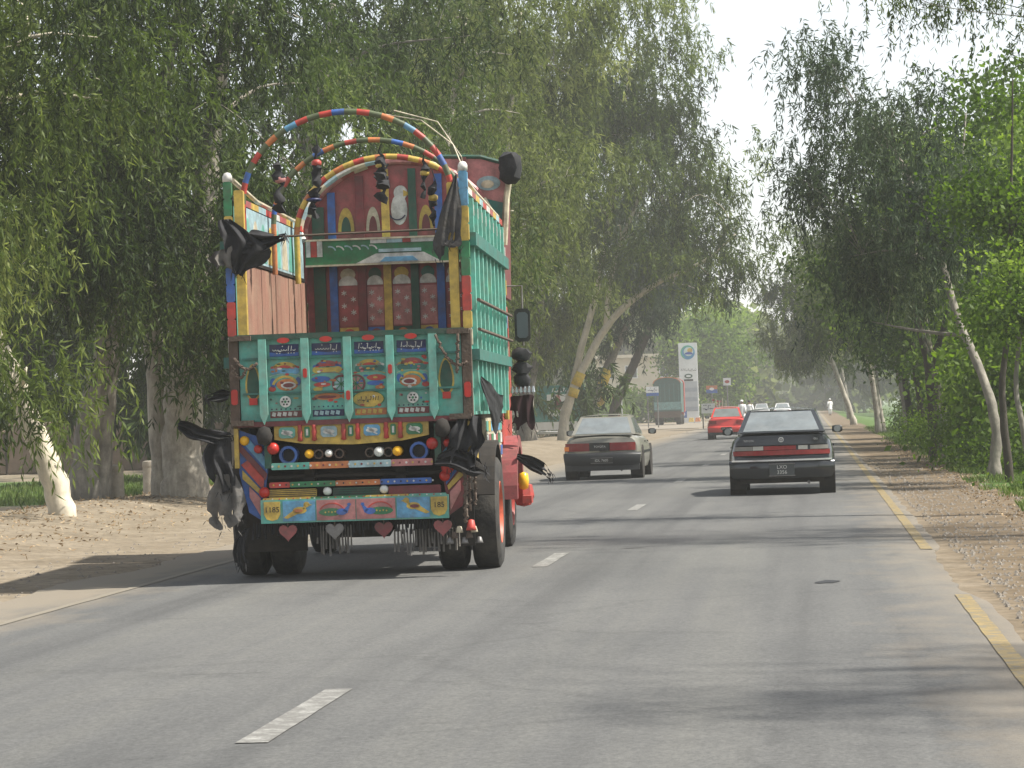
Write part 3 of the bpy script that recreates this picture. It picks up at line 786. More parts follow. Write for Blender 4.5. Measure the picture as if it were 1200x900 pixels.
# verge grass, gravel, straw
def blades(name, label, n, fx, seed, h, wd, tone, cat, lay=0.0):
    rs = np.random.RandomState(seed)
    P = np.array([fx(rs) for _ in range(n)])
    P[:, 2] = [gh(a, b) for a, b in P[:, :2]]
    D = rs.normal(size=(n, 3)) * (.45 + lay); D[:, 2] = np.abs(D[:, 2]) * .3 + 1 - lay
    L = rs.uniform(.5, 1.2, n) * h; W = np.full(n, wd) * rs.uniform(.7, 1.4, n)
    P[:, 2] -= .01 if not lay else -.012
    T = rs.uniform(.1, .9, n)
    o = link(name, leaves_mesh(name, P, D, L, W, T, tone)); o['kind'] = 'stuff'; o['label'] = label; o['category'] = cat
def fx_right(rs):
    while True:
        y = 38 + 120 * rs.uniform() ** 1.6; x = 2.7 + 4.0 * rs.uniform() ** 1.5
        if mnoise.noise((x * 1.1, y * .45, 4)) + (x - 3.1) * .9 > rs.uniform(-.3, .5): return (x, y, 0)
GRASS = leaf_mat('verge_grass_blades', (.05, .08, .02), (.09, .14, .03), (.17, .20, .07), .3)
STRAW = leaf_mat('dry_litter', (.12, .08, .045), (.27, .19, .11), (.42, .33, .21), .1)
blades('verge_grass', 'short green grass on the right verge under the trees', 32000, fx_right, 101, .14, .022, GRASS, 'grass')
blades('field_grass', 'green crop strip behind the stone posts on the left', 14000, lambda r: (r.uniform(-24, -14.4), r.uniform(66, 94), 0), 103, .25, .05, GRASS, 'grass')
def fx_left(rs):
    y = 30 + 50 * rs.uniform(); return (-8.6 - 4.4 * rs.uniform() ** .7 - rs.uniform() * .6, y, 0)
blades('leaf_litter', 'dry leaves and straw scattered over the dirt mound on the left', 6000, fx_left, 105, .075, .02, STRAW, 'litter', .9)
blades('leaf_litter', 'dry leaves along the grass edge of the right shoulder', 2500, lambda r: (2.3 + abs(r.normal()) * .7, 30 + 70 * r.uniform(), 0), 107, .06, .02, STRAW, 'litter', .9)
def gravel():
    rs = np.random.RandomState(9); mb = MB()
    for i in range(5200):
        y = 14 + 60 * rs.uniform() ** 1.7; x = 1.36 + 1.7 * rs.uniform() ** 1.3 if rs.uniform() < .8 else rs.uniform(-8.6, -6.8)
        s_ = rs.uniform(.008, .03) * (1.6 if rs.uniform() < .05 else 1); z = gh(x, y)
        a = rs.uniform(0, 6.28); c, s2 = math.cos(a) * s_, math.sin(a) * s_
        mb.add([(x + c, y + s2, z), (x - s2, y + c, z), (x - c, y - s2, z), (x + s2, y - c, z), (x + c * .2, y, z + s_ * .8)], [(0, 1, 4), (1, 2, 4), (2, 3, 4), (3, 0, 4)])
    o = mb.build('gravel', mat('gravel_stone', (.17, .15, .125), .95, .45, 30), None)
    o['kind'] = 'stuff'; o['label'] = 'loose gravel along both edges of the asphalt'; o['category'] = 'gravel'
gravel()
# ------------------------------------------------------------------ decorated truck
def P(name, c, **k):
    lum = .3 * c[0] + .59 * c[1] + .11 * c[2]
    c = tuple((x * .88 + lum * .12) * .9 for x in c)                 # sun-faded enamel
    k.setdefault('rough', .5); k.setdefault('var', .28); k.setdefault('dirt', .7); k.setdefault('scale', 9); k.setdefault('dirtc', (.08, .068, .052))
    return mat(name, c, **k)
TEAL = P('turquoise_paint', (.075, .36, .285), dirtc=(.20, .22, .17)); TEAL_L = P('light_turquoise_paint', (.12, .45, .36), dirtc=(.24, .25, .2)); TEAL_D = P('deep_turquoise_paint', (.02, .17, .14))
RED = P('red_paint', (.50, .035, .02)); MAROON = P('maroon_paint', (.18, .025, .03)); ORANGE = P('orange_paint', (.55, .16, .03))
YEL = P('yellow_paint', (.58, .38, .03)); BLUE = P('blue_paint', (.03, .12, .42)); SKYB = P('sky_blue_paint', (.10, .34, .55)); NAVY = P('navy_paint', (.012, .02, .09))
GREEN = P('green_paint', (.02, .20, .07)); DGREEN = P('dark_green_paint', (.012, .08, .05)); PINK = P('pink_paint', (.50, .18, .17)); ROSE = P('rose_red_paint', (.36, .07, .07))
WHITE = P('white_paint', (.62, .61, .56)); BLACKP = P('black_paint', (.012, .012, .014)); CREAM = P('cream_paint', (.55, .48, .33)); LBLUE = P('pale_blue_paint', (.32, .48, .52))
RUST = P('rusty_steel', (.10, .065, .045), rough=.8, bump=.4); STEEL = P('dull_steel', (.20, .19, .18), rough=.5, metal=.5); CHROME = mat('bright_metal', (.6, .6, .6), .25, .1, metal=.9)
DARK = mat('grimy_underside', (.018, .016, .014), .9, .3, dirt=.4, dirtc=(.08, .06, .045)); RUBBER = mat('dusty_tyre_rubber', (.022, .021, .02), .85, .3, 9, .55, dirtc=(.10, .088, .07), bump=.3)
RIM = P('orange_red_wheel_paint', (.62, .09, .02)); CLOTH = mat('black_cloth', (.014, .014, .016), .85, .4, 12, .25, bump=.5, bscale=14, dirtc=(.07, .065, .06)); GREYCLOTH = mat('grey_cloth', (.10, .095, .09), .9, .3, 9, .4, bump=.5, bscale=14)
GREYFLAG = mat('dark_grey_cloth', (.035, .035, .038), .85, .3, 9, .2, bump=.4); LAMPY = mat('amber_lens', (.75, .40, .02), .25, .08); LAMPW = mat('clear_lens', (.6, .6, .56), .2, .08); LAMPR = mat('red_lens', (.42, .022, .014), .35, .15, 12, .4, dirtc=(.10, .06, .05))
PLANK = mat('pink_washed_planks', (.235, .12, .085), .75, .28, 3.5, .7, stretch=(1, 1, .25), bump=.3, dirtc=(.30, .22, .15))

TR = thing('decorated_truck', 'tall turquoise truck covered in colourful painted panels, hoops and black rags', 'truck', (-4.17, 26.2, .012), .042)
def part(name, mb, mt=None, parent=TR, smooth=False, bevel=0.0):
    return mb.build(name, mt, parent, smooth, bevel)

# --- tailgate ---
TG0, TG1 = 1.47, 2.23
tail = part('tailgate', MB().box((0, .05, (TG0 + TG1) / 2), (2.04, .05, TG1 - TG0)), TEAL)
F = .022                                                   # painted pictures lie on this plane, 3 mm proud of the sheet
ribx = (-.80, -.41, -.02, .37, .76)
for x in ribx:
    part('rib', MB().prism([(x - .035, TG1 - .01), (x + .035, TG1 - .01), (x + .037, TG0 + .06), (x, TG0 - .03), (x - .037, TG0 + .06)], -.045, .024), TEAL_L, tail)
for z in (2.045, 1.725):
    part('batten', MB().box((0, .008, z), (1.98, .03, .018)), TEAL_D, tail)
part('top_rail', MB().cbox((0, .02, TG1 + .012), (2.12, .075, .05), .012), DGREEN, tail)
part('bottom_rail', MB().cbox((0, .02, TG0 - .025), (2.12, .07, .045), .012), MAROON, tail)
def script_marks(cx, cz, w_, h_, n, seed, y, mt, parent):
    "brush-written calligraphy: bowls, tall strokes and dots"
    r_ = random.Random(seed); mb = MB()
    x = cx - w_ / 2
    for i in range(n):
        s_ = w_ / n
        k = r_.random()
        if k < .45:
            mb.ring(x + s_ * .5, cz - h_ * .05, s_ * .55, s_ * .3, y, y + .004, 9, a0=math.pi * r_.uniform(.9, 1.1), a1=math.pi * 2.05, sz=.9)
        elif k < .8:
            mb.prism([(x + s_ * .3, cz - h_ * .3), (x + s_ * .55, cz - h_ * .3), (x + s_ * .85, cz + h_ * .5), (x + s_ * .6, cz + h_ * .5)], y, y + .004)
        else:
            mb.box((x + s_ * .5, y + .002, cz - h_ * .28), (s_ * 1.1, .004, h_ * .2), ry=.2)
        if r_.random() < .6:
            mb.box((x + s_ * .5, y + .002, cz + h_ * r_.choice((-.6, .45))), (h_ * .16, .004, h_ * .16), ry=.78)
        x += s_
    o = part('script', mb, mt, parent); o['kind'] = 'stuff'
    return o
seg = [(-.76, -.45), (-.37, -.06), (.02, .33), (.41, .72)]
for i, (a, b) in enumerate(seg):
    c = (a + b) / 2; w_ = b - a
    p = part('script_panel', MB().prism([(a + .02, 2.06), (b - .02, 2.06), (b - .02, 2.17), (a + .02, 2.17)], F - .002, F + .02), NAVY, tail)
    part('blue_wave', MB().prism([(a + .021, 2.061), (b - .021, 2.061), (b - .021, 2.095), (c, 2.085), (a + .021, 2.1)], F - .0045, F - .001), BLUE, tail)
    script_marks(c, 2.125, w_ - .1, .06, 8, 7 + i, F - .0075, WHITE, tail)
    part('reflector', MB().disc(c, 2.205, .058, .026, -.024, -.012, 14), LAMPR, tail)
    part('arc', MB().disc(c, 1.955, .105, .055, F, F + .01, 14, a0=0, a1=math.pi), (YEL, ROSE)[i % 2], tail)
    part('arc', MB().disc(c, 1.955, .06, .024, F - .003, F + .004, 10, a0=0, a1=math.pi), RED, tail)
    part('scroll', MB().disc(c, 1.925, .135, .022, F, F + .01, 18).disc(c - .1, 1.925, .035, .03, F - .002, F + .01, 12).disc(c + .1, 1.925, .035, .03, F - .002, F + .01, 12), (SKYB, YEL, TEAL_D, TEAL_D)[i], tail)
    if i in (0, 3):
        d = -1 if i else 1
        part('eye', MB().disc(c + .02 * d, 1.8, .1, .055, F, F + .01, 18), ORANGE, tail)
        part('eye', MB().disc(c + .03 * d, 1.795, .07, .032, F - .003, F + .004, 16), WHITE, tail)
        part('eye', MB().disc(c + .03 * d, 1.795, .05, .02, F - .006, F, 14), MAROON, tail)
        part('brow', MB().ring(c, 1.78, .125, .1, F - .0015, F + .006, 12, a0=.25, a1=2.9, sz=.85), YEL, tail)
        part('brush_mark', MB().disc(c - .11 * d, 1.82, .03, .045, F, F + .01, 10), BLUE, tail)
        part('brush_mark', MB().disc(c + .12 * d, 1.83, .025, .04, F, F + .01, 10), BLUE, tail)
        part('brush_mark', MB().disc(c - .12 * d, 1.765, .035, .025, F, F + .01, 10), RED, tail)
        hub = part('rosette', MB().disc(c, 1.645, .052, .052, -.004, F + .01, 16), WHITE, tail)
        for k in range(6):
            a_ = k * math.pi / 3
            part('petal', MB().disc(c + .028 * math.cos(a_), 1.645 + .028 * math.sin(a_), .009, .009, -.007, -.003, 6), BLACKP, tail)
        part('rosette_centre', MB().disc(c, 1.645, .012, .012, -.008, -.003, 8), GREEN, tail)
        for k in range(7): part('dot', MB().disc(c - .13 + k * .043, 1.578, .008, .008, F, F + .006, 6), NAVY, tail)
    else:
        d = 1 if i == 1 else -1
        part('wheel_motif', MB().ring(c + .125 * d, 1.79, .085, .066, F - .002, F + .006, 20), MAROON, tail)
        part('wheel_motif', MB().disc(c + .125 * d, 1.79, .06, .06, F, F + .006, 16), (LBLUE, PINK)[i - 1], tail)
        for k in range(4):
            part('wheel_spoke', MB().box((c + .125 * d, F - .002, 1.79), (.125, .004, .009), ry=k * .785), GREEN, tail)
        part('brush_mark', MB().disc(c - .06 * d, 1.84, .09, .028, F, F + .006, 12), (BLUE, RED)[i - 1], tail)
        part('brush_mark', MB().disc(c - .05 * d, 1.79, .08, .022, F - .002, F + .006, 12), (RED, BLUE)[i - 1], tail)
        part('brush_mark', MB().disc(c - .09 * d, 1.75, .045, .02, F, F + .006, 12), (YEL, ORANGE)[i - 1], tail)
        if i == 1:
            part('fish', MB().disc(c, 1.68, .13, .032, F, F + .006, 16).prism([(c + .11, 1.68), (c + .155, 1.715), (c + .155, 1.645)], F, F + .006), ORANGE, tail)
            part('fish', MB().disc(c - .01, 1.676, .09, .014, F - .003, F + .004, 12), MAROON, tail)
            for k in range(7): part('dot', MB().disc(c - .13 + k * .043, 1.59, .008, .008, F, F + .006, 6), NAVY, tail)
        else:
            part('text_oval', MB().disc(c - .02, 1.645, .145, .074, F, F + .006, 22), YEL, tail)
            script_marks(c - .02, 1.645, .2, .045, 9, 21, F - .0035, BLACKP, tail)
            part('text_oval_edge', MB().ring(c - .02, 1.645, .15, .14, F - .0015, F + .004, 22, sz=.51), GREEN, tail)
    for q_ in (-.36, -.28, .3, .38): part('brush_mark', MB().disc(c + w_ * q_, 1.995 - abs(q_) * .1, .02, .013, F, F + .006, 8), (RED, BLUE, WHITE, YEL)[i], tail)
    part('brush_mark', MB().ring(c, 1.87, .15, .138, F, F + .006, 12, a0=.2, a1=2.94, sz=.2), (WHITE, RED, YEL, CREAM)[i], tail)
    rb = random.Random(40 + i)
    for q_ in range(24):
        bx, bz = c + rb.uniform(-.44, .44) * w_, rb.choice((rb.uniform(1.74, 1.86), rb.uniform(1.58, 1.70), rb.uniform(1.89, 2.02)))
        part('brush_mark', MB().disc(bx, bz, rb.uniform(.008, .026), rb.uniform(.006, .014), F - .0012 - .0002 * q_, F + .004, 8), rb.choice((RED, YEL, BLUE, WHITE, MAROON, DGREEN, ORANGE, PINK)), tail)
    part('border_band', MB().box((c, F + .004, 1.53), (w_ - .02, .008, .062)), (MAROON, NAVY, ORANGE, MAROON)[i], tail)
    part('border_teeth', MB().box((c - w_ * .36, F - .002, 1.532), (.034, .006, .036), ry=.25).box((c - w_ * .2, F - .002, 1.532), (.034, .006, .036), ry=.25).box((c - w_ * .04, F - .002, 1.532), (.034, .006, .036), ry=.25).box((c + w_ * .12, F - .002, 1.532), (.034, .006, .036), ry=.25).box((c + w_ * .28, F - .002, 1.532), (.034, .006, .036), ry=.25), (WHITE, LBLUE, YEL, WHITE)[i], tail)
for (x, z) in ((-.41, 1.90), (.37, 1.91), (-.02, 1.685)):
    part('reflector', MB().cbox((x, -.052, z), (.036, .014, .085), .01), LAMPR, tail)
for x in (-.90, .875):
    lf = [(x + .055 * math.sin(t) * (1 - .25 * math.cos(t)), 1.83 + .15 * math.cos(t)) for t in np.linspace(0, 2 * math.pi, 17)[:-1]]
    part('leaf_motif', MB().prism([(x + (a - x) * 1.3, 1.83 + (b - 1.83) * 1.15) for a, b in lf], F, F + .006), YEL, tail)
    part('leaf_motif', MB().prism(lf, F - .003, F + .004), DGREEN, tail)
    part('reflector', MB().box((x, .012, 1.655), (.075, .02, .062)), LAMPR, tail)
# --- corner posts ---
def post(x, y, z0, z1, s_, cols, tip=True):
    n = len(cols)
    mb = MB()
    for i, c in enumerate(cols):
        a, b = z0 + (z1 - z0) * i / n, z0 + (z1 - z0) * (i + 1) / n
        mb.cbox((x, y, (a + b) / 2), (s_, s_, b - a), .012, c)
    p = part('corner_post', mb)
    if tip:
        part('post_finial', MB().lathe([(0, .09), (.03, .08), (.045, .05), (.045, 0), (0, 0)], (x, y, z1), 'z', 10), WHITE, p, True)
    return p
post(-1.085, .08, 2.1, 3.68, .075, (WHITE, RED, RED, BLUE, BLUE, DGREEN, YEL, YEL, GREEN, GREEN))
post(1.085, .08, 2.1, 3.70, .08, (CREAM, YEL, RED, RED, GREEN, GREEN, YEL, YEL, SKYB, SKYB))
post(-.985, .10, 2.24, 3.60, .085, (YEL,), False)
post(.975, .10, 2.24, 3.60, .085, (YEL,), False)
for sx in (-1, 1):
    part('corner_post', MB().cbox((sx * 1.07, .05, 1.83), (.085, .1, .84), .012), RUST)
    part('reflector', MB().cbox((sx * 1.07, -.008, 1.7), (.06, .02, .14), .015), LAMPR)
    part('hinge_plate', MB().box((sx * 1.0, -.005, 2.235), (.2, .12, .045)), RUST)
    part('hinge_plate', MB().box((sx * 1.0, -.02, 1.46), (.2, .1, .05)), RUST)
def chain(pts, r_, name='chain', mt=RUST, parent=TR):
    mb = MB()
    for i in range(len(pts) - 1):
        a, b = Vector(pts[i]), Vector(pts[i + 1]); m = (a + b) / 2; d = (b - a)
        mb.tube([m - d * .62, m - d * .3 + Vector((.012 if i % 2 else 0, -.01, 0)), m + d * .3 + Vector((-.012 if i % 2 else 0, -.01, 0)), m + d * .62], r_, 5)
    return part(name, mb, mt, parent)
def catenary(a, b, sag, n=12):
    return [(a[0] + (b[0] - a[0]) * t, a[1] + (b[1] - a[1]) * t, a[2] + (b[2] - a[2]) * t - sag * 4 * t * (1 - t)) for t in np.linspace(0, 1, n)]
chain(catenary((.80, -.06, 2.2), (1.07, -.04, 1.95), .12), .014)
chain(catenary((1.0, -.06, 2.2), (.98, -.05, 1.86), .05), .014)
chain(catenary((-1.05, -.05, 2.05), (-.85, -.05, 2.0), .07), .014)
chain(catenary((-1.08, -.05, 2.0), (-.95, -.05, 1.95), .1), .013)
chain([(1.02, -.03, 1.05 - .055 * i) for i in range(11)], .018)
# --- side walls ---
def side_wall(s):
    x = s * 1.075
    L0, L1, z0, z1 = .13, 5.0, 1.47, 3.50
    wl = part('side_wall', MB().box((x, (L0 + L1) / 2, (z0 + z1) / 2), (.05, L1 - L0, z1 - z0)), TEAL)
    o = x + s * .025
    for i in range(9):
        y = L0 + .28 + i * (L1 - L0 - .5) / 8
        part('rib', MB().box((o + s * .022, y, (z0 + z1) / 2), (.05, .09, z1 - z0 - .06)), TEAL_L, wl)
        part('white_dash', MB().box((o + s * .0495, y, z1 - .14), (.004, .05, .10)), WHITE, wl)
    for z, t, mt in ((3.08, .12, TEAL_D), (2.02, .10, TEAL_D)):
        part('rail', MB().box((o + s * .04, (L0 + L1) / 2, z), (.085, L1 - L0, t)), mt, wl)
    for z in (2.52, 2.25):
        part('tie_bar', MB().tube([(o + s * .085, L0, z), (o + s * .085, L1 + .05, z)], .018, 6), RUST, wl)
    n = 10
    mb = MB()
    for i in range(n):
        y0, y1 = L0 + (L1 - L0) * i / n, L0 + (L1 - L0) * (i + 1) / n
        mb.box((x, (y0 + y1) / 2, z1 + .03), (.10, y1 - y0, .06), mt=(WHITE, ROSE, YEL, LBLUE, RED)[i % 5])
    part('top_rail', mb, None, wl)
    part('hand_rail', MB().tube([(x - s * .03, L0, z1 + .20), (x, 1.8, z1 + .12), (x, L1, z1 + .10)], .022, 7), CREAM, wl)
    for i in range(5):
        part('painted_flower', MB().disc(.6 + i * .95, 2.74, .09, .07, o - s * .001, o + s * .006, 12, plane='yz'), (YEL, RED)[i % 2], wl)
    # inside lining
    xi = x - s * .025
    up_ = part('lining_panel', MB().box((xi - s * .012, 2.5, 3.24), (.02, 4.6, .5)), LBLUE, wl)
    r_ = random.Random(4)
    for i in range(9):
        y = .35 + i * .5
        part('painted_fan', MB().disc(y, 3.02, .2, .38, xi - s * .0245, xi - s * .021, 12, a0=0, a1=math.pi, plane='yz'), (YEL, TEAL_L, CREAM, TEAL)[i % 4], up_)
    part('lining_edge', MB().box((xi - s * .018, 2.5, 2.975), (.035, 4.6, .03)), BLACKP, wl)
    for i in range(10):
        y = .2 + i * .48
        part('plank', MB().box((xi - s * .012, y + .235, 2.44), (.018 + .006 * (i % 2), .462, 1.02)), PLANK, wl)
    return wl
side_wall(-1); side_wall(1)
part('bed_floor', MB().box((0, 2.55, 1.44), (2.1, 4.9, .06)), RUST)
# --- hoops ---
OLIVE = P('olive_green_paint', (.09, .12, .05))
def hoop(y, zs, za, hw, cols, r_):
    n = 26
    pts = [(-hw, y, zs - .5)] + [(-hw * math.cos(math.pi * i / n), y, zs + (za - zs) * math.sin(math.pi * i / n)) for i in range(n + 1)] + [(hw, y, zs - .5)]
    return part('hoop', MB().tube(pts, r_, 8, mts=cols), None, smooth=R(50))
hoop(.22, 3.48, 4.30, .97, (RED, OLIVE, RED, BLUE, OLIVE, RED, OLIVE, ORANGE, OLIVE, SKYB), .030)
hoop(2.2, 3.42, 4.22, .97, (ORANGE, OLIVE, BLUE, ORANGE, OLIVE, RED, OLIVE), .028)
hoop(3.9, 3.40, 4.20, .97, (YEL, ORANGE, YEL, RED), .033)
part('wire', MB().tube([(.3, .3, 4.28), (.7, .3, 4.2), (1.0, .15, 3.95), (1.09, .08, 3.72)], .006, 5), CREAM)
part('wire', MB().tube([(.45, .3, 4.3), (.85, .3, 4.18), (1.06, .3, 3.85), (1.085, .5, 3.65)], .006, 5), CREAM)
part('tie_bar', MB().tube([(-1.03, 2.6, 3.32), (1.03, 2.6, 3.34)], .012, 6), RUST)
def tassel(x, y, z, h, r_, mt, mt2):
    rt_ = random.Random(int(x * 977 + y * 131)); q = [(x, y, z + h)]; rr = [.005]
    for i in range(11):
        q.append((x + rt_.uniform(-.03, .03), y + rt_.uniform(-.03, .03), z + h * (.82 - .082 * i))); rr.append(r_ * rt_.choice((.25, .5, .8, 1.0)) if i else .006)
    p = part('tassel', MB().tube(q, rr, 7, jit=.35, rnd=rt_), mt, TR, R(60))
    part('tassel_band', MB().lathe([(r_ * .5, h * .44), (r_ * .95, h * .47), (r_ * .95, h * .53), (r_ * .5, h * .56)], (x, y, z), 'z', 8), mt2, p, True)
tassel(-.62, .24, 3.42, .55, .06, CLOTH, PINK); tassel(-.36, .9, 3.62, .55, .05, CLOTH, RED)
tassel(.55, 2.2, 3.62, .5, .05, CLOTH, YEL); tassel(.12, 2.2, 3.75, .42, .06, CLOTH, YEL); tassel(.62, 2.25, 3.35, .55, .05, CLOTH, YEL); tassel(-.05, 3.9, 3.72, .42, .07, CLOTH, MAROON); tassel(-.78, 3.9, 3.6, .35, .09, CLOTH, NAVY)
# --- headboard ---
HY = 5.02
arch = [(-1.02, 1.5), (1.02, 1.5), (1.02, 3.42)] + [(1.02 * math.cos(t), 3.42 + .80 * math.sin(t)) for t in np.linspace(0, math.pi, 19)[1:-1]] + [(-1.02, 3.42)]
head = part('headboard', MB().prism(arch, HY, HY + .06), ROSE)
def archz(x): return 3.42 + .80 * math.sqrt(max(0, 1 - (x / 1.02) ** 2))
part('arch_rim', MB().tube([(1.04 * math.cos(t), HY - .02, 3.42 + .83 * math.sin(t)) for t in np.linspace(0, math.pi, 21)], .04, 8, mts=(PINK, ROSE, CREAM, ROSE, PINK)), None, head)
part('arch_beam', MB().tube([(-1.03, HY - .25, 3.40)] + [(1.08 * math.cos(t), HY - .22 + .1 * (math.pi - t), 3.42 + .86 * math.sin(t)) for t in np.linspace(math.pi * .97, math.pi * .55, 9)], .05, 8, mts=(WHITE, CREAM, LBLUE)), None, head)
for x, mt, w_ in ((-.88, DGREEN, .13), (-.73, BLUE, .085), (-.42, MAROON, .09), (-.14, YEL, .085), (.157, DGREEN, .085), (.44, BLUE, .085), (.73, MAROON, .085), (.93, YEL, .08)):
    part('stripe_batten', MB().box((x, HY - .018, (1.6 + archz(x) - .05) / 2), (w_, .03, archz(x) - .05 - 1.6)), mt, head)
fy = HY - .004
bays = [(-.68, -.47), (-.37, -.19), (-.09, .11), (.205, .39), (.49, .68)]
for i, (a, b) in enumerate(bays):
    c, h_ = (a + b) / 2, (b - a) / 2
    part('painted_panel', MB().box((c, fy, 2.68), (b - a, .008, .42)), (ROSE, PINK, PINK, PINK, ROSE)[i], head)
    for k in range(5):
        zz, xx = 2.55 + .07 * k, c + (.5 if k % 2 else -.45) * h_
        part('star', MB().box((xx, fy - .006, zz), (.06, .004, .009), ry=.4).box((xx, fy - .008, zz), (.06, .004, .009), ry=1.5).box((xx, fy - .010, zz), (.06, .004, .009), ry=2.6), WHITE, head)
    part('white_hump', MB().disc(c, 2.93, h_ * .98, .085, fy - .008, fy, 12, a0=-.2, a1=math.pi + .2), WHITE, head)
    part('white_hump', MB().disc(c, 3.03, h_ * .8, .07, fy - .006, fy, 12), (CREAM, DGREEN, YEL, TEAL_D, CREAM)[i], head)
    part('foot_panel', MB().box((c, fy - .002, 2.39), (b - a, .008, .13)), (YEL, BLUE, DGREEN, YEL, RED)[i], head)
    part('foot_panel', MB().disc(c, 2.36, h_ * .7, .08, fy - .01, fy - .006, 10, a0=0, a1=math.pi), (RED, MAROON, ORANGE, BLUE, YEL)[i], head)
    if i != 2:
        part('painted_arch', MB().disc(c, 3.5, h_ * .85, .26, fy - .004, fy, 14, a0=0, a1=math.pi), (YEL, CREAM, YEL, YEL, DGREEN)[i], head)
        part('painted_arch', MB().disc(c, 3.5, h_ * .5, .16, fy - .008, fy - .003, 12, a0=0, a1=math.pi), (DGREEN, MAROON, YEL, MAROON, PINK)[i], head)
    else:
        part('white_bird', MB().disc(c, 3.72, .09, .17, fy - .006, fy, 16).disc(c + .02, 3.9, .075, .08, fy - .008, fy, 14), WHITE, head)
        part('white_bird', MB().prism([(c + .05, 3.93), (c + .15, 3.88), (c + .05, 3.86)], fy - .012, fy - .007), YEL, head)
        part('white_bird', MB().ring(c - .02, 3.7, .1, .085, fy - .011, fy - .006, 10, a0=3.4, a1=5.8), NAVY, head)
shelf = part('shelf', MB().box((0, HY - .10, 3.27), (2.02, .16, .26)), GREEN, head)
sf = HY - .18
for i, (a, b, mt) in enumerate(((-1.0, -.95, WHITE), (-.95, -.88, RED), (-.88, -.82, WHITE), (-.3, -.12, WHITE), (-.12, .05, LBLUE), (.05, .14, RED), (.14, .4, WHITE))):
    part('shelf_block', MB().box(((a + b) / 2, sf - .004, 3.31 if i < 3 else 3.375), (b - a - .004, .012, .17 if i < 3 else .045)), mt, shelf)
for i in range(6): part('shelf_swirl', MB().ring(-.74 + i * .09, 3.27, .07, .055, sf - .006, sf, 8, a0=.3, a1=1.9), (LBLUE, WHITE)[i % 2], shelf)
part('shelf_roof', MB().prism([(-.46, 3.14), (.46, 3.14), (.28, 3.24), (-.24, 3.24)], sf - .02, sf), WHITE, shelf)
part('shelf_roof', MB().prism([(-.2, 3.15), (.22, 3.15), (.16, 3.2), (-.14, 3.2)], sf - .026, sf - .018), SKYB, shelf)
part('shelf_roof', MB().box((.02, sf - .012, 3.27), (.46, .024, .035)), LBLUE, shelf)
part('shelf_edge', MB().box((0, sf - .01, 3.405), (2.02, .02, .02)), CREAM, shelf)
part('shelf_edge', MB().box((0, sf - .01, 3.128), (2.02, .02, .02)), CREAM, shelf)
# --- crown over the cab ---
wing = part('crown_wing', MB().prism([(.52, 3.42), (1.14, 3.42), (1.22, 4.16), (.9, 4.26), (.45, 4.28)], HY + .16, HY + .2), PINK)
part('wing_picture', MB().disc(.98, 3.98, .13, .08, HY + .152, HY + .162, 16), LBLUE, wing)
part('wing_picture', MB().disc(.97, 3.97, .07, .045, HY + .148, HY + .155, 12), CREAM, wing)
part('wing_picture', MB().prism([(.8, 3.45), (1.13, 3.45), (1.18, 3.75), (.8, 3.85)], HY + .152, HY + .161), TEAL_D, wing)
part('wing_post', MB().box((.72, HY + .13, 3.85), (.05, .05, .84)), MAROON, wing)
part('wing_post', MB().tube([(1.13, HY + .15, 3.3), (1.17, HY + .15, 3.8), (1.24, HY + .15, 4.2)], .035, 6), CREAM, wing)
part('wing_edge', MB().tube([(.45, HY + .16, 4.29), (.9, HY + .16, 4.27), (1.22, HY + .16, 4.17)], .025, 6), DGREEN, wing)
part('crown_box', MB().prism([(5.22, 2.75), (6.6, 2.75), (7.0, 3.9), (5.22, 3.75)], -1.1, 1.1, plane='yz'), MAROON)
# --- rags ---
def rag(name, pts, wid, seed, mt, thick=.05, parent=TR):
    "crumpled cloth hanging along a path, folded and torn at the end"
    r_ = random.Random(seed); n = 13; rows = []
    pts = [tuple(np.array(pts[i]) * (1 - t) + np.array(pts[i + 1]) * t) for i in range(len(pts) - 1) for t in (0, .5)] + [pts[-1]]
    wid = [wid[i] * (1 - t) + wid[i + 1] * t for i in range(len(wid) - 1) for t in (0, .5)] + [wid[-1]]
    for i, p in enumerate(pts):
        wv = wid[i] if hasattr(wid, '__len__') else wid
        row = []
        for j in range(n):
            t = j / (n - 1) - .5
            e = .28 * wv if i == len(pts) - 1 else (.09 * wv if j in (0, n - 1) else .03 * wv)
            fold = mnoise.noise((j * .55 + seed * 3.1, i * .35, seed)) * 2.2
            row.append((p[0] + t * wv * p[3] + r_.uniform(-1, 1) * e, p[1] + thick * (.55 * math.sin(j * 1.3 + i * .35 + seed) + .8 * fold) + r_.uniform(-.012, .012), p[2] + t * wv * p[4] + r_.uniform(-1, .7) * e * 1.3))
        rows.append(row)
    st_v, st_f = [], []
    for j in range(0, n):
        src = rows[-1][j % n] if j < 2 * n else rows[r_.randrange(len(rows))][r_.choice((0, n - 1))]
        l = r_.uniform(.02, .08); dx = r_.uniform(-.05, .05); b0 = len(st_v)
        st_v += [(src[0] - .006, src[1], src[2] + .02), (src[0] + .006, src[1], src[2] + .02), (src[0] + dx + .002, src[1] + r_.uniform(-.04, .04), src[2] - l), (src[0] + dx - .002, src[1] + .003, src[2] - l)]
        st_f.append((b0, b0 + 1, b0 + 2, b0 + 3))
    k = len(rows); v = [q for row in rows for q in row] + [(q[0], q[1] + .012, q[2]) for row in rows for q in row]
    f = []
    for i in range(k - 1):
        for j in range(n - 1):
            if i >= k - 3 and r_.random() < .22: continue
            a = i * n + j
            f.append((a, a + 1, a + n + 1, a + n)); b = a + k * n; f.append((b + n, b + n + 1, b + 1, b))
    o = part(name, MB().add(v, f).add(st_v, st_f), mt, parent, True)
    sb = o.modifiers.new('sub', 'SUBSURF'); sb.levels = sb.render_levels = 1
    return o
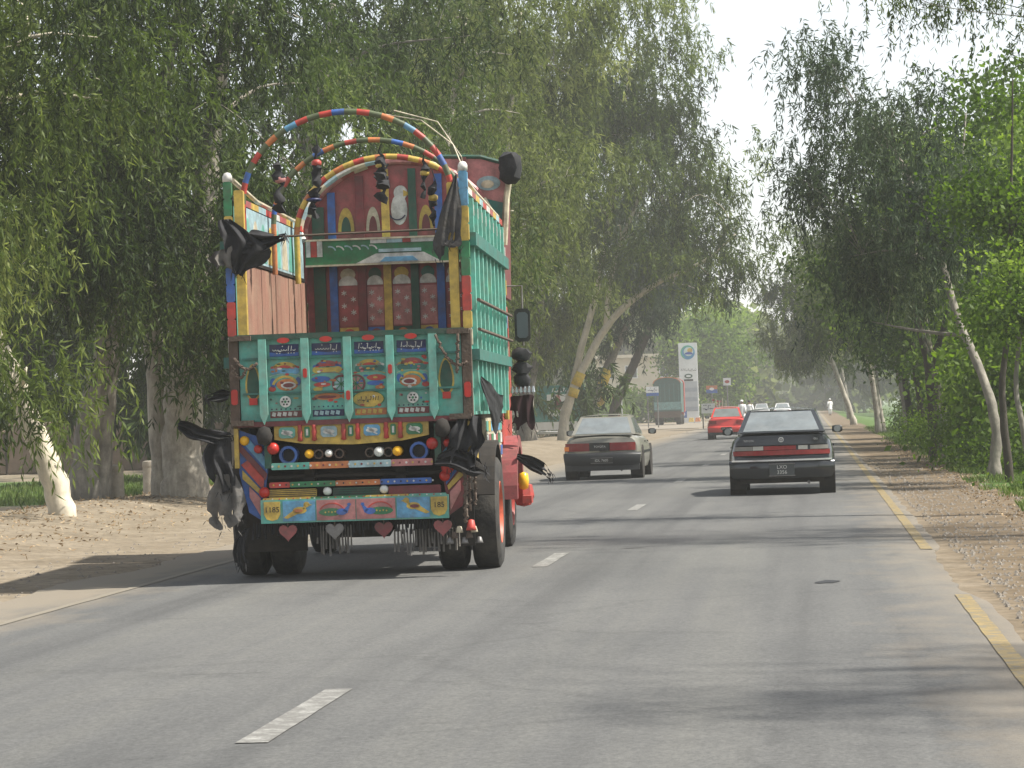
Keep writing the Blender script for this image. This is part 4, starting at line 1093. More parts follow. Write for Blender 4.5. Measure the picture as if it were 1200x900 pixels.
rag('black_rag', [(-1.1, -.03, 3.33, 1, 0), (-1.0, -.08, 3.22, .95, -.1), (-.9, -.1, 3.1, .9, -.3), (-.98, -.08, 2.98, .7, -.5), (-1.02, -.06, 2.86, .5, -.6)], [.12, .34, .52, .36, .2], 3, CLOTH)
rag('black_rag', [(-.92, -.06, 3.12, .4, 1), (-.78, -.1, 3.10, .35, 1), (-.66, -.1, 3.12, .3, 1), (-.55, -.1, 3.15, .2, 1)], [.2, .2, .13, .05], 4, CLOTH)
rag('grey_rag', [(-1.12, -.07, 3.06, .9, .3), (-1.14, -.08, 2.97, 1, 0), (-1.12, -.08, 2.88, 1, -.2)], [.2, .26, .16], 5, GREYCLOTH)
rag('grey_flag', [(1.03, 0, 3.66, .5, -.2), (.98, -.02, 3.4, 1, -.1), (.95, -.02, 3.15, 1, -.1), (.92, -.02, 2.97, 1, .1)], [.04, .17, .24, .26], 6, GREYFLAG, .02)
rag('black_rag', [(-1.12, -.02, 1.72, .3, 1), (-1.2, -.05, 1.72, .3, 1), (-1.32, -.06, 1.7, .2, 1)], [.08, .12, .05], 7, CLOTH)
rag('black_rag', [(-1.60, .0, 1.47, .3, 1), (-1.5, -.02, 1.42, .3, 1), (-1.38, -.04, 1.37, .4, .9), (-1.22, -.04, 1.33, .4, .9), (-1.12, -.02, 1.34, .4, .9)], [.08, .15, .13, .15, .08], 8, CLOTH)
rag('black_rag', [(-1.22, -.03, 1.32, 1, 0), (-1.26, -.05, 1.15, 1, 0), (-1.2, -.06, 1.0, 1, -.1), (-1.16, -.05, .84, 1, 0)], [.2, .27, .24, .14], 9, CLOTH, .07)
rag('grey_rag', [(-1.17, -.04, 1.0, 1, 0), (-1.17, -.06, .84, 1, 0), (-1.18, -.06, .68, 1, .1), (-1.17, -.05, .56, 1, 0)], [.18, .3, .34, .28], 10, GREYCLOTH, .05)
rag('black_rag', [(-1.0, .02, .5, 1, 0), (-1.06, 0, .4, 1, 0), (-1.08, 0, .28, 1, 0), (-1.06, 0, .18, 1, 0)], [.04, .1, .13, .1], 11, CLOTH, .03)
rag('black_rag', [(1.08, -.02, 1.46, 1, 0), (1.05, -.08, 1.32, 1, 0), (1.04, -.1, 1.18, 1, .2), (1.0, -.08, 1.06, 1, .2)], [.2, .3, .36, .3], 12, CLOTH, .08)
rag('black_rag', [(.76, -.04, 1.06, .3, 1), (.92, -.09, 1.1, .2, 1), (1.08, -.1, 1.02, .2, 1), (1.22, -.04, .96, .2, 1)], [.1, .2, .22, .1], 13, CLOTH, .08)
rag('black_rag', [(1.17, .3, 1.80, .2, 1), (1.20, .7, 1.68, .2, 1), (1.24, 1.2, 1.55, .2, 1), (1.24, 1.7, 1.45, .3, 1), (1.22, 2.1, 1.40, .2, 1)], [.06, .16, .26, .42, .1], 14, CLOTH, .03)
part('cloth_bundle', MB().tube([(1.2, HY, 4.30), (1.2, HY, 4.26), (1.23, HY, 4.20), (1.25, HY, 4.12), (1.22, HY, 4.04), (1.2, HY, 3.98), (1.19, HY, 3.95)], [.03, .1, .12, .13, .12, .08, .02], 10, jit=.22, rnd=random.Random(3)), CLOTH, smooth=R(45))
part('cloth_bundle', MB().lathe([(0, -.09), (.06, -.07), (.075, 0), (.05, .07), (0, .09)], (.83, -.06, 1.36), 'z', 10), DARK, smooth=True)
part('cloth_bundle', MB().lathe([(0, -.09), (.06, -.07), (.075, 0), (.05, .07), (0, .09)], (-.80, -.06, 1.34), 'z', 10), DARK, smooth=True)
# --- stepped boards below the tailgate ---
yb0 = [(-.72, 1.44), (.70, 1.44), (.70, 1.30), (.45, 1.255), (0, 1.235), (-.45, 1.255), (-.72, 1.30)]
yb_ = part('valance_board', MB().prism(yb0, .01, .05), YEL)
for i, x in enumerate((-.48, -.35, -.08, .05, .31, .44)):
    part('red_baluster', MB().lathe([(0, 0), (.026, .01), (.018, .05), (.026, .09), (.018, .12), (.022, .15), (0, .16)], (x, 0, 1.275), 'z', 8), RED, yb_, True)
for i, x in enumerate((-.60, -.215, .18, .57)):
    part('valance_picture', MB().cbox((x, .004, 1.36), (.15, .012, .10), .02), (TEAL, LBLUE, SKYB, GREEN)[i], yb_)
    part('valance_picture', MB().disc(x, 1.36, .055, .022, -.006, -.001, 12).box((x + .01, -.0045, 1.345), (.09, .003, .012), ry=.5).box((x - .01, -.0045, 1.37), (.07, .003, .012), ry=.5), WHITE, yb_)
for x in (-.415, -.015, .375):
    part('valance_picture', MB().cbox((x, .004, 1.36), (.05, .012, .10), .01), GREEN, yb_)
    part('valance_picture', MB().box((x, -.004, 1.36), (.02, .004, .06)), WHITE, yb_)
back = part('lower_back_panel', MB().prism([(-1.0, 1.44), (1.0, 1.44), (.84, .55), (-.84, .55)], .30, .34), DARK)
for x, r_ in ((-.60, .085), (-.32, .045), (-.13, .045), (.15, .045), (.32, .045), (.60, .085)):
    part('lamp_socket', MB().ring(x, 1.155, r_, r_ * .72, .03, .2, 16), BLUE if r_ > .06 else RUST, back)
    part('lamp_socket_bore', MB().disc(x, 1.155, r_ * .72, r_ * .72, .13, .15, 14), BLACKP, back)
part('lamp_panel', MB().box((0, .215, 1.155), (1.45, .02, .2)), DARK, back)
for x, r_, mt in ((-.405, .042, LAMPY), (-.225, .036, LAMPW), (.235, .046, LAMPW), (.405, .046, LAMPY)):
    part('tail_lamp', MB().lathe([(0, -.03), (r_ * .6, -.022), (r_ * .95, 0), (r_, .03), (r_, .2), (0, .2)], (x, .0, 1.16), 'y', 16), mt, TR, True)
for sx in (-1, 1):
    part('round_lamp', MB().lathe([(0, -.02), (.04, -.015), (.055, .02), (.055, .1), (0, .1)], (sx * .73, -.05, 1.22), 'y', 14), LAMPR, TR, True)
    part('round_lamp', MB().lathe([(0, -.02), (.03, -.015), (.04, .02), (.04, .1), (0, .1)], (sx * .87, -.03, 1.22), 'y', 14), LAMPR, TR, True)
    part('stanchion', MB().box((sx * .78, .0, 1.22), (.06, .05, .36)), DGREEN)
def segbar(name, z, h, y, d, segs):
    mb = MB()
    for a, b, mt in segs: mb.cbox(((a + b) / 2, y, z), (b - a, d, h), .008, mt)
    return part(name, mb)
segbar('painted_bar', 1.055, .062, .0, .06, ((-.75, -.40, TEAL), (-.40, -.04, ORANGE), (-.04, .35, LBLUE), (.35, .73, PINK)))
segbar('painted_bar', .885, .05, .03, .05, ((-.78, -.59, RED), (-.59, -.17, GREEN), (-.17, .24, ORANGE), (.24, .71, BLUE)))
part('ledge_board', MB().box((0, .2, .955), (1.66, .2, .03)), DARK)
segbar('painted_bar', .805, .075, .05, .04, ((-.79, -.35, YEL), (-.20, .23, DGREEN), (.31, .79, MAROON)))
for k in range(4): part('painted_line', MB().box((-.57, .026, .78 + k * .017), (.43, .006, .006)), BLACKP)
for k in range(3): part('painted_line', MB().box((.015, .026, .785 + k * .02), (.42, .006, .005)), BLACKP)
for x in (-.25, .27): part('white_knob', MB().lathe([(0, -.03), (.03, -.025), (.042, 0), (.03, .03), (0, .03)], (x, .03, .815), 'y', 12), LAMPW, TR, True)
segbar('painted_bar', .755, .025, .01, .08, ((-.84, -.4, YEL), (-.4, .1, GREEN), (.1, .5, YEL), (.5, .84, TEAL)))
bump_ = part('bumper_board', MB().box((0, 0, .645), (1.72, .07, .215)), TEAL)
by = -.035
for k in range(26):
    x = -.74 + k * .0585
    part('dot', MB().disc(x, 1.055, .011, .011, -.034, -.029, 6), (WHITE, YEL, MAROON)[k % 3])
    part('dot', MB().disc(x, .885, .009, .009, .001, .006, 6), (YEL, WHITE, BLACKP)[k % 3])
    part('dot', MB().disc(x * 1.1, .757, .008, .008, -.034, -.029, 6), (RED, WHITE)[k % 2])
def panel(name, a, b, mt): return part(name, MB().box(((a + b) / 2, by - .004, .645), (b - a - .008, .008, .185)), mt, bump_)
panel('blue_panel', -.66, -.355, SKYB); panel('blue_panel', .385, .695, SKYB); panel('pink_panel', -.35, .015, PINK); panel('pink_panel', .015, .38, PINK)
fp = by - .012
for x, s in ((-.755, 1), (.775, 1)):
    p = part('yellow_shield', MB().prism([(x - .075, .735), (x + .075, .735), (x + .075, .62), (x + .05, .575), (x, .56), (x - .05, .575), (x - .075, .62)], by - .008, by + .001), YEL, bump_)
    text_mesh('1185' if x < 0 else '185', .07, BLACKP, bump_, (x, fp + .003, .66), 'lettering')
def bird(cx, cz, s, k, mt, belly, parent):
    part('painted_bird', MB().disc(cx, cz, .055 * k, .028 * k, fp, fp + .005, 14).prism([(cx - s * .03 * k, cz + .015 * k), (cx - s * .13 * k, cz - .055 * k), (cx - s * .10 * k, cz - .065 * k), (cx, cz - .02 * k)], fp, fp + .005).disc(cx + s * .055 * k, cz + .045 * k, .024 * k, .022 * k, fp, fp + .005, 10).prism([(cx + s * .02 * k, cz), (cx + s * .055 * k, cz + .02 * k), (cx + s * .04 * k, cz + .055 * k)], fp, fp + .005).prism([(cx + s * .07 * k, cz + .05 * k), (cx + s * .1 * k, cz + .04 * k), (cx + s * .07 * k, cz + .034 * k)], fp, fp + .005), mt, parent)
    part('painted_bird', MB().disc(cx - s * .01 * k, cz - .003, .036 * k, .014 * k, fp - .004, fp - .001, 12), belly, parent)
bird(-.50, .65, 1, 1.15, YEL, ORANGE, bump_); bird(.54, .66, -1, 1.15, YEL, MAROON, bump_)
def peacock(cx, s):
    part('painted_peacock', MB().disc(cx + s * .04, .625, .11, .036, fp, fp + .005, 18), GREEN, bump_)
    part('painted_peacock', MB().disc(cx - s * .06, .625, .05, .03, fp - .004, fp, 14).prism([(cx - s * .07, .635), (cx - s * .12, .685), (cx - s * .135, .675), (cx - s * .11, .61)], fp - .004, fp).disc(cx - s * .128, .69, .017, .015, fp - .004, fp, 10), BLUE, bump_)
    part('painted_peacock', MB().ring(cx + s * .03, .60, .13, .118, fp, fp + .005, 12, a0=.5, a1=2.6, sz=.85), RED, bump_)
    for i in range(4): part('painted_peacock', MB().disc(cx + s * (.0 + .03 * i), .628 - .004 * (i % 2), .008, .008, fp - .004, fp - .001, 6), YEL, bump_)
peacock(-.175, -1); peacock(.205, 1)
# wings joining the boards to the body
for s in (-1, 1):
    wg = part('side_chevron', MB().prism([(s * 1.06, 1.40), (s * .78, 1.30), (s * .80, 1.0), (s * .86, .56), (s * .98, .64), (s * 1.06, 1.0)], .06, .1), BLUE if s < 0 else MAROON)
    part('chevron_stripe', MB().prism([(s * 1.04, 1.31), (s * .80, 1.02), (s * .80, 1.12), (s * .98, 1.34)], .045, .061), SKYB, wg)
    part('chevron_stripe', MB().prism([(s * 1.05, 1.2), (s * .82, .93), (s * .80, .99), (s * 1.05, 1.28)], .045, .061), MAROON, wg)
    part('chevron_stripe', MB().prism([(s * 1.04, 1.08), (s * .84, .84), (s * .83, .96), (s * .98, 1.12)], .045, .061), RED if s < 0 else BLUE, wg)
    part('chevron_stripe', MB().prism([(s * 1.03, .95), (s * .86, .79), (s * .85, .83), (s * 1.03, 1.03)], .045, .061), YEL, wg)
    part('chevron_stripe', MB().prism([(s * .97, .78), (s * .87, .60), (s * .87, .77), (s * .97, .88)], .045, .061), PINK, wg)
    part('round_lamp', MB().lathe([(0, -.02), (.03, -.015), (.045, .01), (.045, .04), (0, .04)], (s * 1.0, .02, 1.30), 'y', 14), LAMPY if s < 0 else LAMPR, TR, True)
    part('round_lamp', MB().lathe([(0, -.02), (.03, -.015), (.05, .01), (.05, .04), (0, .04)], (s * .83, .01, .82 + (.1 if s > 0 else 0)), 'y', 14), LAMPR, TR, True)
part('round_lamp', MB().lathe([(0, -.02), (.04, -.015), (.06, .01), (.06, .04), (0, .04)], (.86, .0, 1.0), 'y', 14), LAMPR, TR, True)
# hearts, fringe, mudflaps
for x, mt in ((-.62, ROSE), (-.19, STEEL), (.26, MAROON), (.80, ROSE)):
    k = .085
    hp = [(x + k * .0625 * 16 * math.sin(t) ** 3, .455 + k * .0625 * (13 * math.cos(t) - 5 * math.cos(2 * t) - 2 * math.cos(3 * t) - math.cos(4 * t))) for t in np.linspace(0, 2 * math.pi, 21)[:-1]]
    part('heart_pendant', MB().prism(hp, -.01, .01), mt)
    part('pendant_link', MB().tube([(x, 0, .55), (x, 0, .49)], .006, 5), RUST)
r_ = random.Random(2)
for x0, x1, zt, zl in ((-.95, .95, .54, .14), (.35, .98, .44, .22), (-.36, -.02, .5, .26)):
    mb = MB()
    for i in range(int((x1 - x0) / .028)):
        x = x0 + i * .028; l = zl * r_.uniform(.6, 1.1)
        mb.tube([(x, .1 + r_.uniform(-.03, .03), zt), (x + r_.uniform(-.01, .01), .1 + r_.uniform(-.03, .03), zt - l)], [.008, .012], 4)
    part('tassel_fringe', mb, CLOTH if zl < .2 else GREYCLOTH)
for sx in (-1, 1):
    part('mudflap', MB().box((sx * .78, .42, .52), (.56, .02, .52), rx=.05), DARK)
part('mudflap', MB().box((0, .5, .55), (.5, .02, .36)), DARK)
# --- running gear ---
def wheel(x, y, r0, wd, side, rimmat, name='wheel'):
    p = link(name, None, TR); p.location = (x, y, r0)
    h = wd / 2
    prof = [(r0 * .56, -h * .8), (r0 * .72, -h), (r0 * .9, -h * .98), (r0 * .985, -h * .78), (r0, -h * .4), (r0, h * .4), (r0 * .985, h * .78), (r0 * .9, h * .98), (r0 * .72, h), (r0 * .56, h * .8), (r0 * .56, -h * .8)]
    part('tyre', MB().lathe(prof, (0, 0, 0), 'x', 32), RUBBER, p, R(40))
    if side:
        o = side * h
        rm = MB().lathe([(r0 * .58, o * .8), (r0 * .55, o * .95), (r0 * .5, o * .6), (r0 * .46, o * .1), (r0 * .2, o * .0), (r0 * .18, o * .5), (r0 * .08, o * .62), (0, o * .62)], (0, 0, 0), 'x', 24)
        part('rim', rm, rimmat, p, R(40))
        for k in range(8):
            a = k * math.pi / 4
            part('wheel_nut', MB().lathe([(0, o * .25), (.018, o * .2), (.018, o * -.1)], (0, r0 * .32 * math.cos(a), r0 * .32 * math.sin(a)), 'x', 6), STEEL, p)
    return p
WY, WR, WW = 1.3, .53, .27
for s in (-1, 1):
    wheel(s * 1.125, WY, WR, WW, s, RIM); wheel(s * .80, WY, WR, WW, 0, RIM)
    wheel(s * .98, 5.55, WR, WW, s, RED)
part('rear_axle', MB().tube([(-1.0, WY, .53), (-.25, WY, .53), (-.18, WY, .53), (.18, WY, .53), (.25, WY, .53), (1.0, WY, .53)], [.08, .09, .2, .2, .09, .08], 12), DARK, smooth=True)
for s in (-1, 1):
    part('chassis_rail', MB().box((s * .42, 3.4, .98), (.09, 6.6, .22)), DARK)
    part('leaf_spring', MB().tube([(s * .55, .5, .86), (s * .55, 1.3, .66), (s * .55, 2.1, .86)], .05, 6), DARK)
part('front_axle', MB().tube([(-.9, 5.55, .5), (.9, 5.55, .5)], .06, 8), DARK)
part('fuel_tank', MB().lathe([(0, -.5), (.26, -.5), (.28, -.4), (.28, .4), (.26, .5), (0, .5)], (.82, 3.3, .80), 'y', 16), STEEL, smooth=R(40))
# skirts along the side
for s in (-1, 1):
    sk = part('side_skirt', MB().box((s * 1.07, 3.05, 1.22), (.04, 2.3, .42)), CREAM)
    part('side_skirt', MB().box((s * 1.07, .4, 1.25), (.04, .8, .4)), YEL)
    for i in range(7):
        y = 2.05 + i * .34
        for j in range(3):
            part('skirt_tile', MB().box((s * 1.093, y, 1.35 - j * .13), (.008, .28, .10)), ((TEAL, YEL, SKYB), (WHITE, ROSE, GREEN), (BLUE, WHITE, ORANGE))[j][i % 3], sk)
    for i in range(3):
        part('skirt_tile', MB().box((s * 1.093, .14 + i * .25, 1.36), (.008, .2, .13)), (WHITE, LBLUE, ORANGE)[i], sk)
        part('skirt_tile', MB().box((s * 1.093, .14 + i * .25, 1.2), (.008, .2, .13)), (GREEN, YEL, BLUE)[i], sk)
    part('mudguard', MB().ring(WY, 0, .66, .62, 0, 0, 2) if False else MB().prism([(WY + .68 * math.cos(t), .56 + .66 * math.sin(t)) for t in np.linspace(.25, math.pi - .25, 13)] + [(WY + .64 * math.cos(t), .56 + .62 * math.sin(t)) for t in np.linspace(math.pi - .25, .25, 13)], s * .72, s * 1.24, plane='yz'), DARK)
# cab
cab = part('cab', MB().prism([(5.18, 1.05), (6.75, 1.05), (6.95, 1.75), (6.7, 2.7), (5.18, 2.7)], -1.05, 1.05, plane='yz'), RED, bevel=.04)
for s in (-1, 1):
    part('cab_window', MB().prism([(5.5, 1.95), (6.5, 1.95), (6.4, 2.5), (5.5, 2.5)], s * 1.052, s * 1.06, plane='yz'), BLACKP, cab)
part('front_fender', MB().prism([(5.0 + .55 + .66 * math.cos(t), .60 + .62 * math.sin(t)) for t in np.linspace(-.1, math.pi + .1, 15)] + [(5.55 + .52 * math.cos(t), .60 + .5 * math.sin(t)) for t in np.linspace(math.pi + .1, -.1, 15)], .75, 1.2, plane='yz'), ROSE)
part('bumper', MB().box((0, 7.05, .66), (2.3, .2, .3)), RED, bevel=.03)
part('fender_lamp', MB().lathe([(0, 0), (.05, .02), (.06, .1), (.05, .18), (0, .2)], (1.24, 5.4, .62), 'z', 8), LAMPY, smooth=True)
part('fender_ornament', MB().lathe([(0, -.12), (.08, -.1), (.12, 0), (.10, .12), (0, .16)], (1.22, 5.65, .55), 'z', 8).box((1.28, 5.4, .52), (.1, .3, .08)), RED)
# mirror and hanging ornaments at the cab corner
arm = part('mirror_arm', MB().tube([(1.06, 5.2, 2.85), (1.3, 5.2, 2.85), (1.3, 5.2, 2.2)], .015, 6), STEEL)
part('mirror', MB().cbox((1.3, 5.15, 2.42), (.17, .04, .36), .03), BLACKP, arm)
part('mirror_glass', MB().cbox((1.3, 5.127, 2.42), (.12, .01, .28), .025), mat('mirror_glass', (.10, .11, .12), .3, .1, metal=.3), arm)
for i, z in enumerate((2.1, 1.95, 1.82)):
    part('pompom', MB().tube([(1.27, 5.15, z + .08), (1.26, 5.15, z + .05), (1.28, 5.15, z), (1.27, 5.15, z - .05), (1.27, 5.15, z - .08)], [.03, .08, .1, .085, .02], 9, jit=.25, rnd=random.Random(i)), CLOTH, arm, R(45))
for i in range(6):
    part('silver_pendant', MB().lathe([(0, .1), (.012, .09), (.022, .03), (0, 0)], (1.17 + i * .045, 5.1, 1.66), 'z', 6), CHROME, arm)
rag('black_rag', [(1.27, 5.15, 1.66, 1, 0), (1.27, 5.15, 1.5, 1, 0), (1.27, 5.15, 1.33, 1, 0)], [.24, .27, .26], 31, mat('maroon_black_cloth', (.03, .012, .014), .9, .3), .02)
rag('black_rag', [(1.2, 5.0, 1.0, .2, 1), (1.35, 5.0, .92, .3, 1), (1.48, 5.0, .85, .3, 1), (1.56, 5.0, .78, .3, 1)], [.06, .14, .14, .08], 32, CLOTH, .03)
part('cab_pole', MB().tube([(1.1, 5.08, 1.4), (1.1, 5.08, 3.45)], .03, 6, mts=(YEL,)), None)
for i in range(5): part('cab_trim', MB().box((1.115, 5.1, 1.75 + i * .36), (.05, .1, .16)), (YEL, CREAM, SKYB, YEL, WHITE)[i])
# strings of ornaments at the rear wheel
for i in range(3): chain([(1.0 + i * .05, .1, .95 - .05 * k) for k in range(9 - i)], .013)
for i in range(7):
    part('bell', MB().lathe([(0, .06), (.02, .055), (.03, .02), (.036, 0), (0, 0)], (.86 + i * .045, .0, .30 + .05 * (i % 3)), 'z', 8), (STEEL, RUST, CREAM)[i % 3], TR, True)
part('bell', MB().lathe([(0, .1), (.03, .09), (.04, .03), (.05, 0), (0, 0)], (1.06, -.02, .42), 'z', 8), RED, TR, True)
# ------------------------------------------------------------------ cars
GLASS = mat('dusty_skylit_car_glass', (.20, .225, .23), .12, .25, 3.0, .3, metal=.35, spec=.8, dirtc=(.30, .29, .26))  # sky and haze brightness painted into the base colour, dust patches over it
TYRE = RUBBER
TRIM = mat('black_plastic', (.012, .013, .015), .45, .2, 6, .25, dirtc=(.05, .045, .038))
HUB = mat('wheel_cover', (.35, .35, .34), .4, .1, metal=.6)
def sedan(name, label, loc, rz, bodym, L=4.25, W=1.68, H=1.37, belt=.93, deck=.97, group=None, hip=.0, bumperm=None, boot=.55):
    T = thing(name, label, 'car', loc, rz, group)
    # lower shell: stations along the car, each a half section mirrored
    st = [(0.0, .90, .40), (.06, .955, .28), (.35, .99, .22), (.9, 1.0, .20), (1.6, 1.0, .19), (2.6, 1.0, .19), (3.3, .99, .20), (3.8, .965, .22), (4.1, .92, .26), (4.25, .84, .36)]
    k = L / 4.25
    def top(y):
        return float(np.interp(y / k, [0, .12, .5, 1.2, 2.9, 3.3, 3.9, 4.1, 4.25], [deck - .06, deck - .01, deck, belt + .02, belt, belt - .05, belt - .16, belt - .22, belt - .34]))
    def roff(z):      # rear face: bumper stands proud, boot lid leans in
        return float(np.interp(z, [.2, .3, .55, .58, .75, .95], [.06, .0, .0, .09, .10, .15]))
    half = [(0, 0.0), (.80, 0.0), (.93, .04), (.985, .22), (1.0, .48), (.985, .64), (.945, .82), (.865, .94), (.72, .99), (.40, 1.0), (0, 1.01)]
    V = []; n = None
    for ys_, wf, zb in st:
        y = ys_ * k; zt = top(y); ring = []
        for hx, hz in half:
            z = zb + (zt - zb) * hz
            x = hx * wf * W / 2
            t = max(0, 1 - ys_ / .7)
            yy = y + t * roff(z) + t * .19 * (x / (W / 2)) ** 4
            tf = max(0, (ys_ - 3.6) / .65)
            yy -= tf * .14 * (x / (W / 2)) ** 2
            ring.append((x, yy, z))
        full = ring + [(-x, y_, z) for x, y_, z in ring[-2:0:-1]]
        n = len(full); V.append(full)
    v = [p for r_ in V for p in r_]; f = []
    for i in range(len(V) - 1):
        for j in range(n):
            f.append((i * n + j, i * n + (j + 1) % n, (i + 1) * n + (j + 1) % n, (i + 1) * n + j))
    f.append(tuple(range(n))); f.append(tuple(range((len(V) - 1) * n + n - 1, (len(V) - 1) * n - 1, -1)))
    f = [q[::-1] for q in f]
    body = MB().add(v, f).build('body', bodym, T, smooth=R(38))
    # wheel arches: dark wells set in the sides
    # cabin
    yb, yr0, yr1, yf = boot * k + .02, (boot + .72) * k, 2.55 * k, 3.18 * k
    wb, wr = W * .415, W * .325
    zb = belt - .01
    cab_ = [(wb, yb, zb + .03), (wb, yf, zb), (wr, yr1, H - .03), (wr, yr0, H - .025)]
    base = [(-wb, yb, deck - .005), (wb, yb, deck - .005), (wb + .03, (yb + yf) / 2, zb), (wb - .02, yf, zb), (-wb + .02, yf, zb), (-wb - .03, (yb + yf) / 2, zb)]
    roof = [(-wr, yr0, H - .035), (wr, yr0, H - .035), (wr + .015, (yr0 + yr1) / 2, H - .02), (wr - .02, yr1, H - .04), (-wr + .02, yr1, H - .04), (-wr - .015, (yr0 + yr1) / 2, H - .02)]
    mb = MB()
    mb.add(base + roof, [(i, (i + 1) % 6, 6 + (i + 1) % 6, 6 + i) for i in range(6)])
    # crowned roof
    rows = []
    for i in range(7):
        t = i / 6; y = yr0 + (yr1 - yr0) * t
        hw = wr + .015 * math.sin(math.pi * t) - .02 * t
        zz = H - .035 + .02 * math.sin(math.pi * t) - .005 * t
        rows.append([(hw * s_, y, zz + .035 * (1 - abs(s_) ** 2.5)) for s_ in np.linspace(-1, 1, 9)])
    fv = [p for r_ in rows for p in r_]
    ff = [(i * 9 + j, i * 9 + j + 1, i * 9 + j + 10, i * 9 + j + 9) for i in range(6) for j in range(8)]
    cabin = mb.build('cabin', bodym, T)
    MB().add(fv, ff).build('roof', bodym, T, smooth=True)
    # glass panes, 5 mm proud of the cabin planes
    def pane(nm, a, b, c, d, m0=.05, m1=.05, parent=cabin):
        A, B, C_, D_ = map(Vector, (a, b, c, d))
        nrm = (B - A).cross(D_ - A).normalized() * .006
        def q(u, v_):
            lo = A.lerp(B, u); hi = D_.lerp(C_, u); return lo.lerp(hi, v_) + nrm
        cs = [q(m0, m1), q(1 - m0, m1), q(1 - m0 * 1.1, 1 - m1), q(m0 * 1.1, 1 - m1)]
        lo = [p - nrm * .9 for p in cs]
        MB().add(cs + lo, [(0, 1, 2, 3), (1, 0, 4, 5), (2, 1, 5, 6), (3, 2, 6, 7), (0, 3, 7, 4)]).build(nm, GLASS, parent)
    pane('rear_window', base[0], base[1], roof[1], roof[0], .055, .07)
    pane('windscreen', base[3], base[4], roof[4], roof[3])
    pane('side_window', base[1], base[2], roof[2], roof[1], .09, .1)
    pane('side_window', base[2], base[3], roof[3], roof[2], .06, .1)
    pane('side_window', base[4], base[5], roof[5], roof[4], .06, .1)
    pane('side_window', base[5], base[0], roof[0], roof[5], .09, .1)
    # bumper
    bm = bumperm or bodym
    pts = []
    bp = MB()
    for zc, h_, d_ in ((.43, .24, .0), ):
        prof = [(.015, .27), (-.03, .33), (-.035, .50), (-.005, .555), (.09, .56)]
        xs_ = np.linspace(-W / 2 + .0, W / 2 - .0, 11)
        vs = []
        for x in xs_:
            cv = .15 * (abs(x) / (W / 2)) ** 5
            vs += [(x * (.93 if z_ < .3 else .975 if z_ < .4 else 1), y_ + cv, z_) for y_, z_ in prof]
        m = len(prof)
        fs = [(i * m + j, (i + 1) * m + j, (i + 1) * m + j + 1, i * m + j + 1) for i in range(10) for j in range(m - 1)]
        bp.add(vs, fs)
    bumper = bp.build('bumper', bm, T, smooth=True)
    for s in (-1, 1):
        for y, nm in ((.78 * k, 'wheel'), (3.38 * k, 'wheel')):
            wroot = link(nm, None, T); wroot.location = (s * (W / 2 - .115), y, .295)
            r0, h = .295, .095
            MB().lathe([(r0 * .62, -h * .8), (r0 * .8, -h), (r0 * .95, -h * .9), (r0, -h * .5), (r0, h * .5), (r0 * .95, h * .9), (r0 * .8, h), (r0 * .62, h * .8), (r0 * .62, -h * .8)], (0, 0, 0), 'x', 24).build('tyre', TYRE, wroot, R(40))
            MB().lathe([(r0 * .64, s * h * .8), (r0 * .55, s * h * .9), (r0 * .2, s * h * .6), (0, s * h * .75)], (0, 0, 0), 'x', 18).build('rim', HUB, wroot, R(40))
            MB().disc(y, .33, .36, .37, s * (W / 2 - .25), s * (W / 2 + .004 - (.006 if y > 2 else 0)), 18, plane='yz').build('wheel_arch', DARK, T)
        mr = MB().add([], []).lathe([(0, -.09), (.05, -.085), (.065, -.03), (.065, .05), (.04, .085), (0, .09)], (0, 0, 0), 'x', 10)
        mo = mr.build('door_mirror', TRIM, T, True); mo.location = (s * (W / 2 + .08), 2.72 * k, belt + .06); mo.scale = (1, .55, 1)
        MB().lathe([(0, 0), (.055, .0), (.055, .004), (0, .004)], (0, -.066, 0), 'y', 12).build('mirror_glass', GLASS, mo)
        for yy in (1.55 * k, 2.35 * k):
            MB().box((s * (W / 2 - .002), yy, .76), (.016, .16, .03)).build('door_handle', TRIM, T)
        MB().box((s * (W / 2 - .004), 2.0 * k, .55), (.02, 2.4 * k, .05)).build('side_trim', TRIM, T)
    MB().tube([(W * .25, .16, .2), (W * .25, .02, .19)], .024, 8).build('exhaust', STEEL, T)
    MB().box((0, 2.0 * k, .26), (W * .8, 3.6 * k, .14)).build('underbody', DARK, T)
    return T, W, body
def plate(T, y, z, w_, h_, lines, size, face=BLACKP, ink=WHITE):
    pl = MB().cbox((0, y, z), (w_, .012, h_), .01).build('number_plate', face, T)
    MB().box((0, y - .004, z + h_ / 2), (w_ + .02, .016, .012)).box((0, y - .004, z - h_ / 2), (w_ + .02, .016, .012)).build('plate_frame', STEEL, pl)
    for i, tx in enumerate(lines):
        text_mesh(tx, size, ink, pl, (0, y - .009, z + (len(lines) - 1) * size * .5 - i * size), sx=1.0)

BLACKCAR = mat('dusty_black_car_paint', (.010, .012, .014), .22, .25, 2.5, .3, coat=.6, dirtc=(.04, .039, .036))
BEIGE = mat('beige_metallic_car_paint', (.21, .205, .17), .38, .1, 3, .25, metal=.25, coat=.4, dirtc=(.25, .21, .16))
REDCAR = mat('red_car_paint', (.46, .022, .018), .35, .1, 3, .2, coat=.4)
WHITECAR = mat('white_car_paint', (.65, .65, .63), .4, .08, 3, .2, coat=.3)
CLEARL = mat('clear_reversing_lens', (.38, .37, .33), .25, .15, 8); GREYLENS = mat('smoky_lens', (.20, .19, .17), .25, .15, 8); REDLENS = mat('dark_red_lens', (.20, .012, .014), .22, .2, 9, .15)

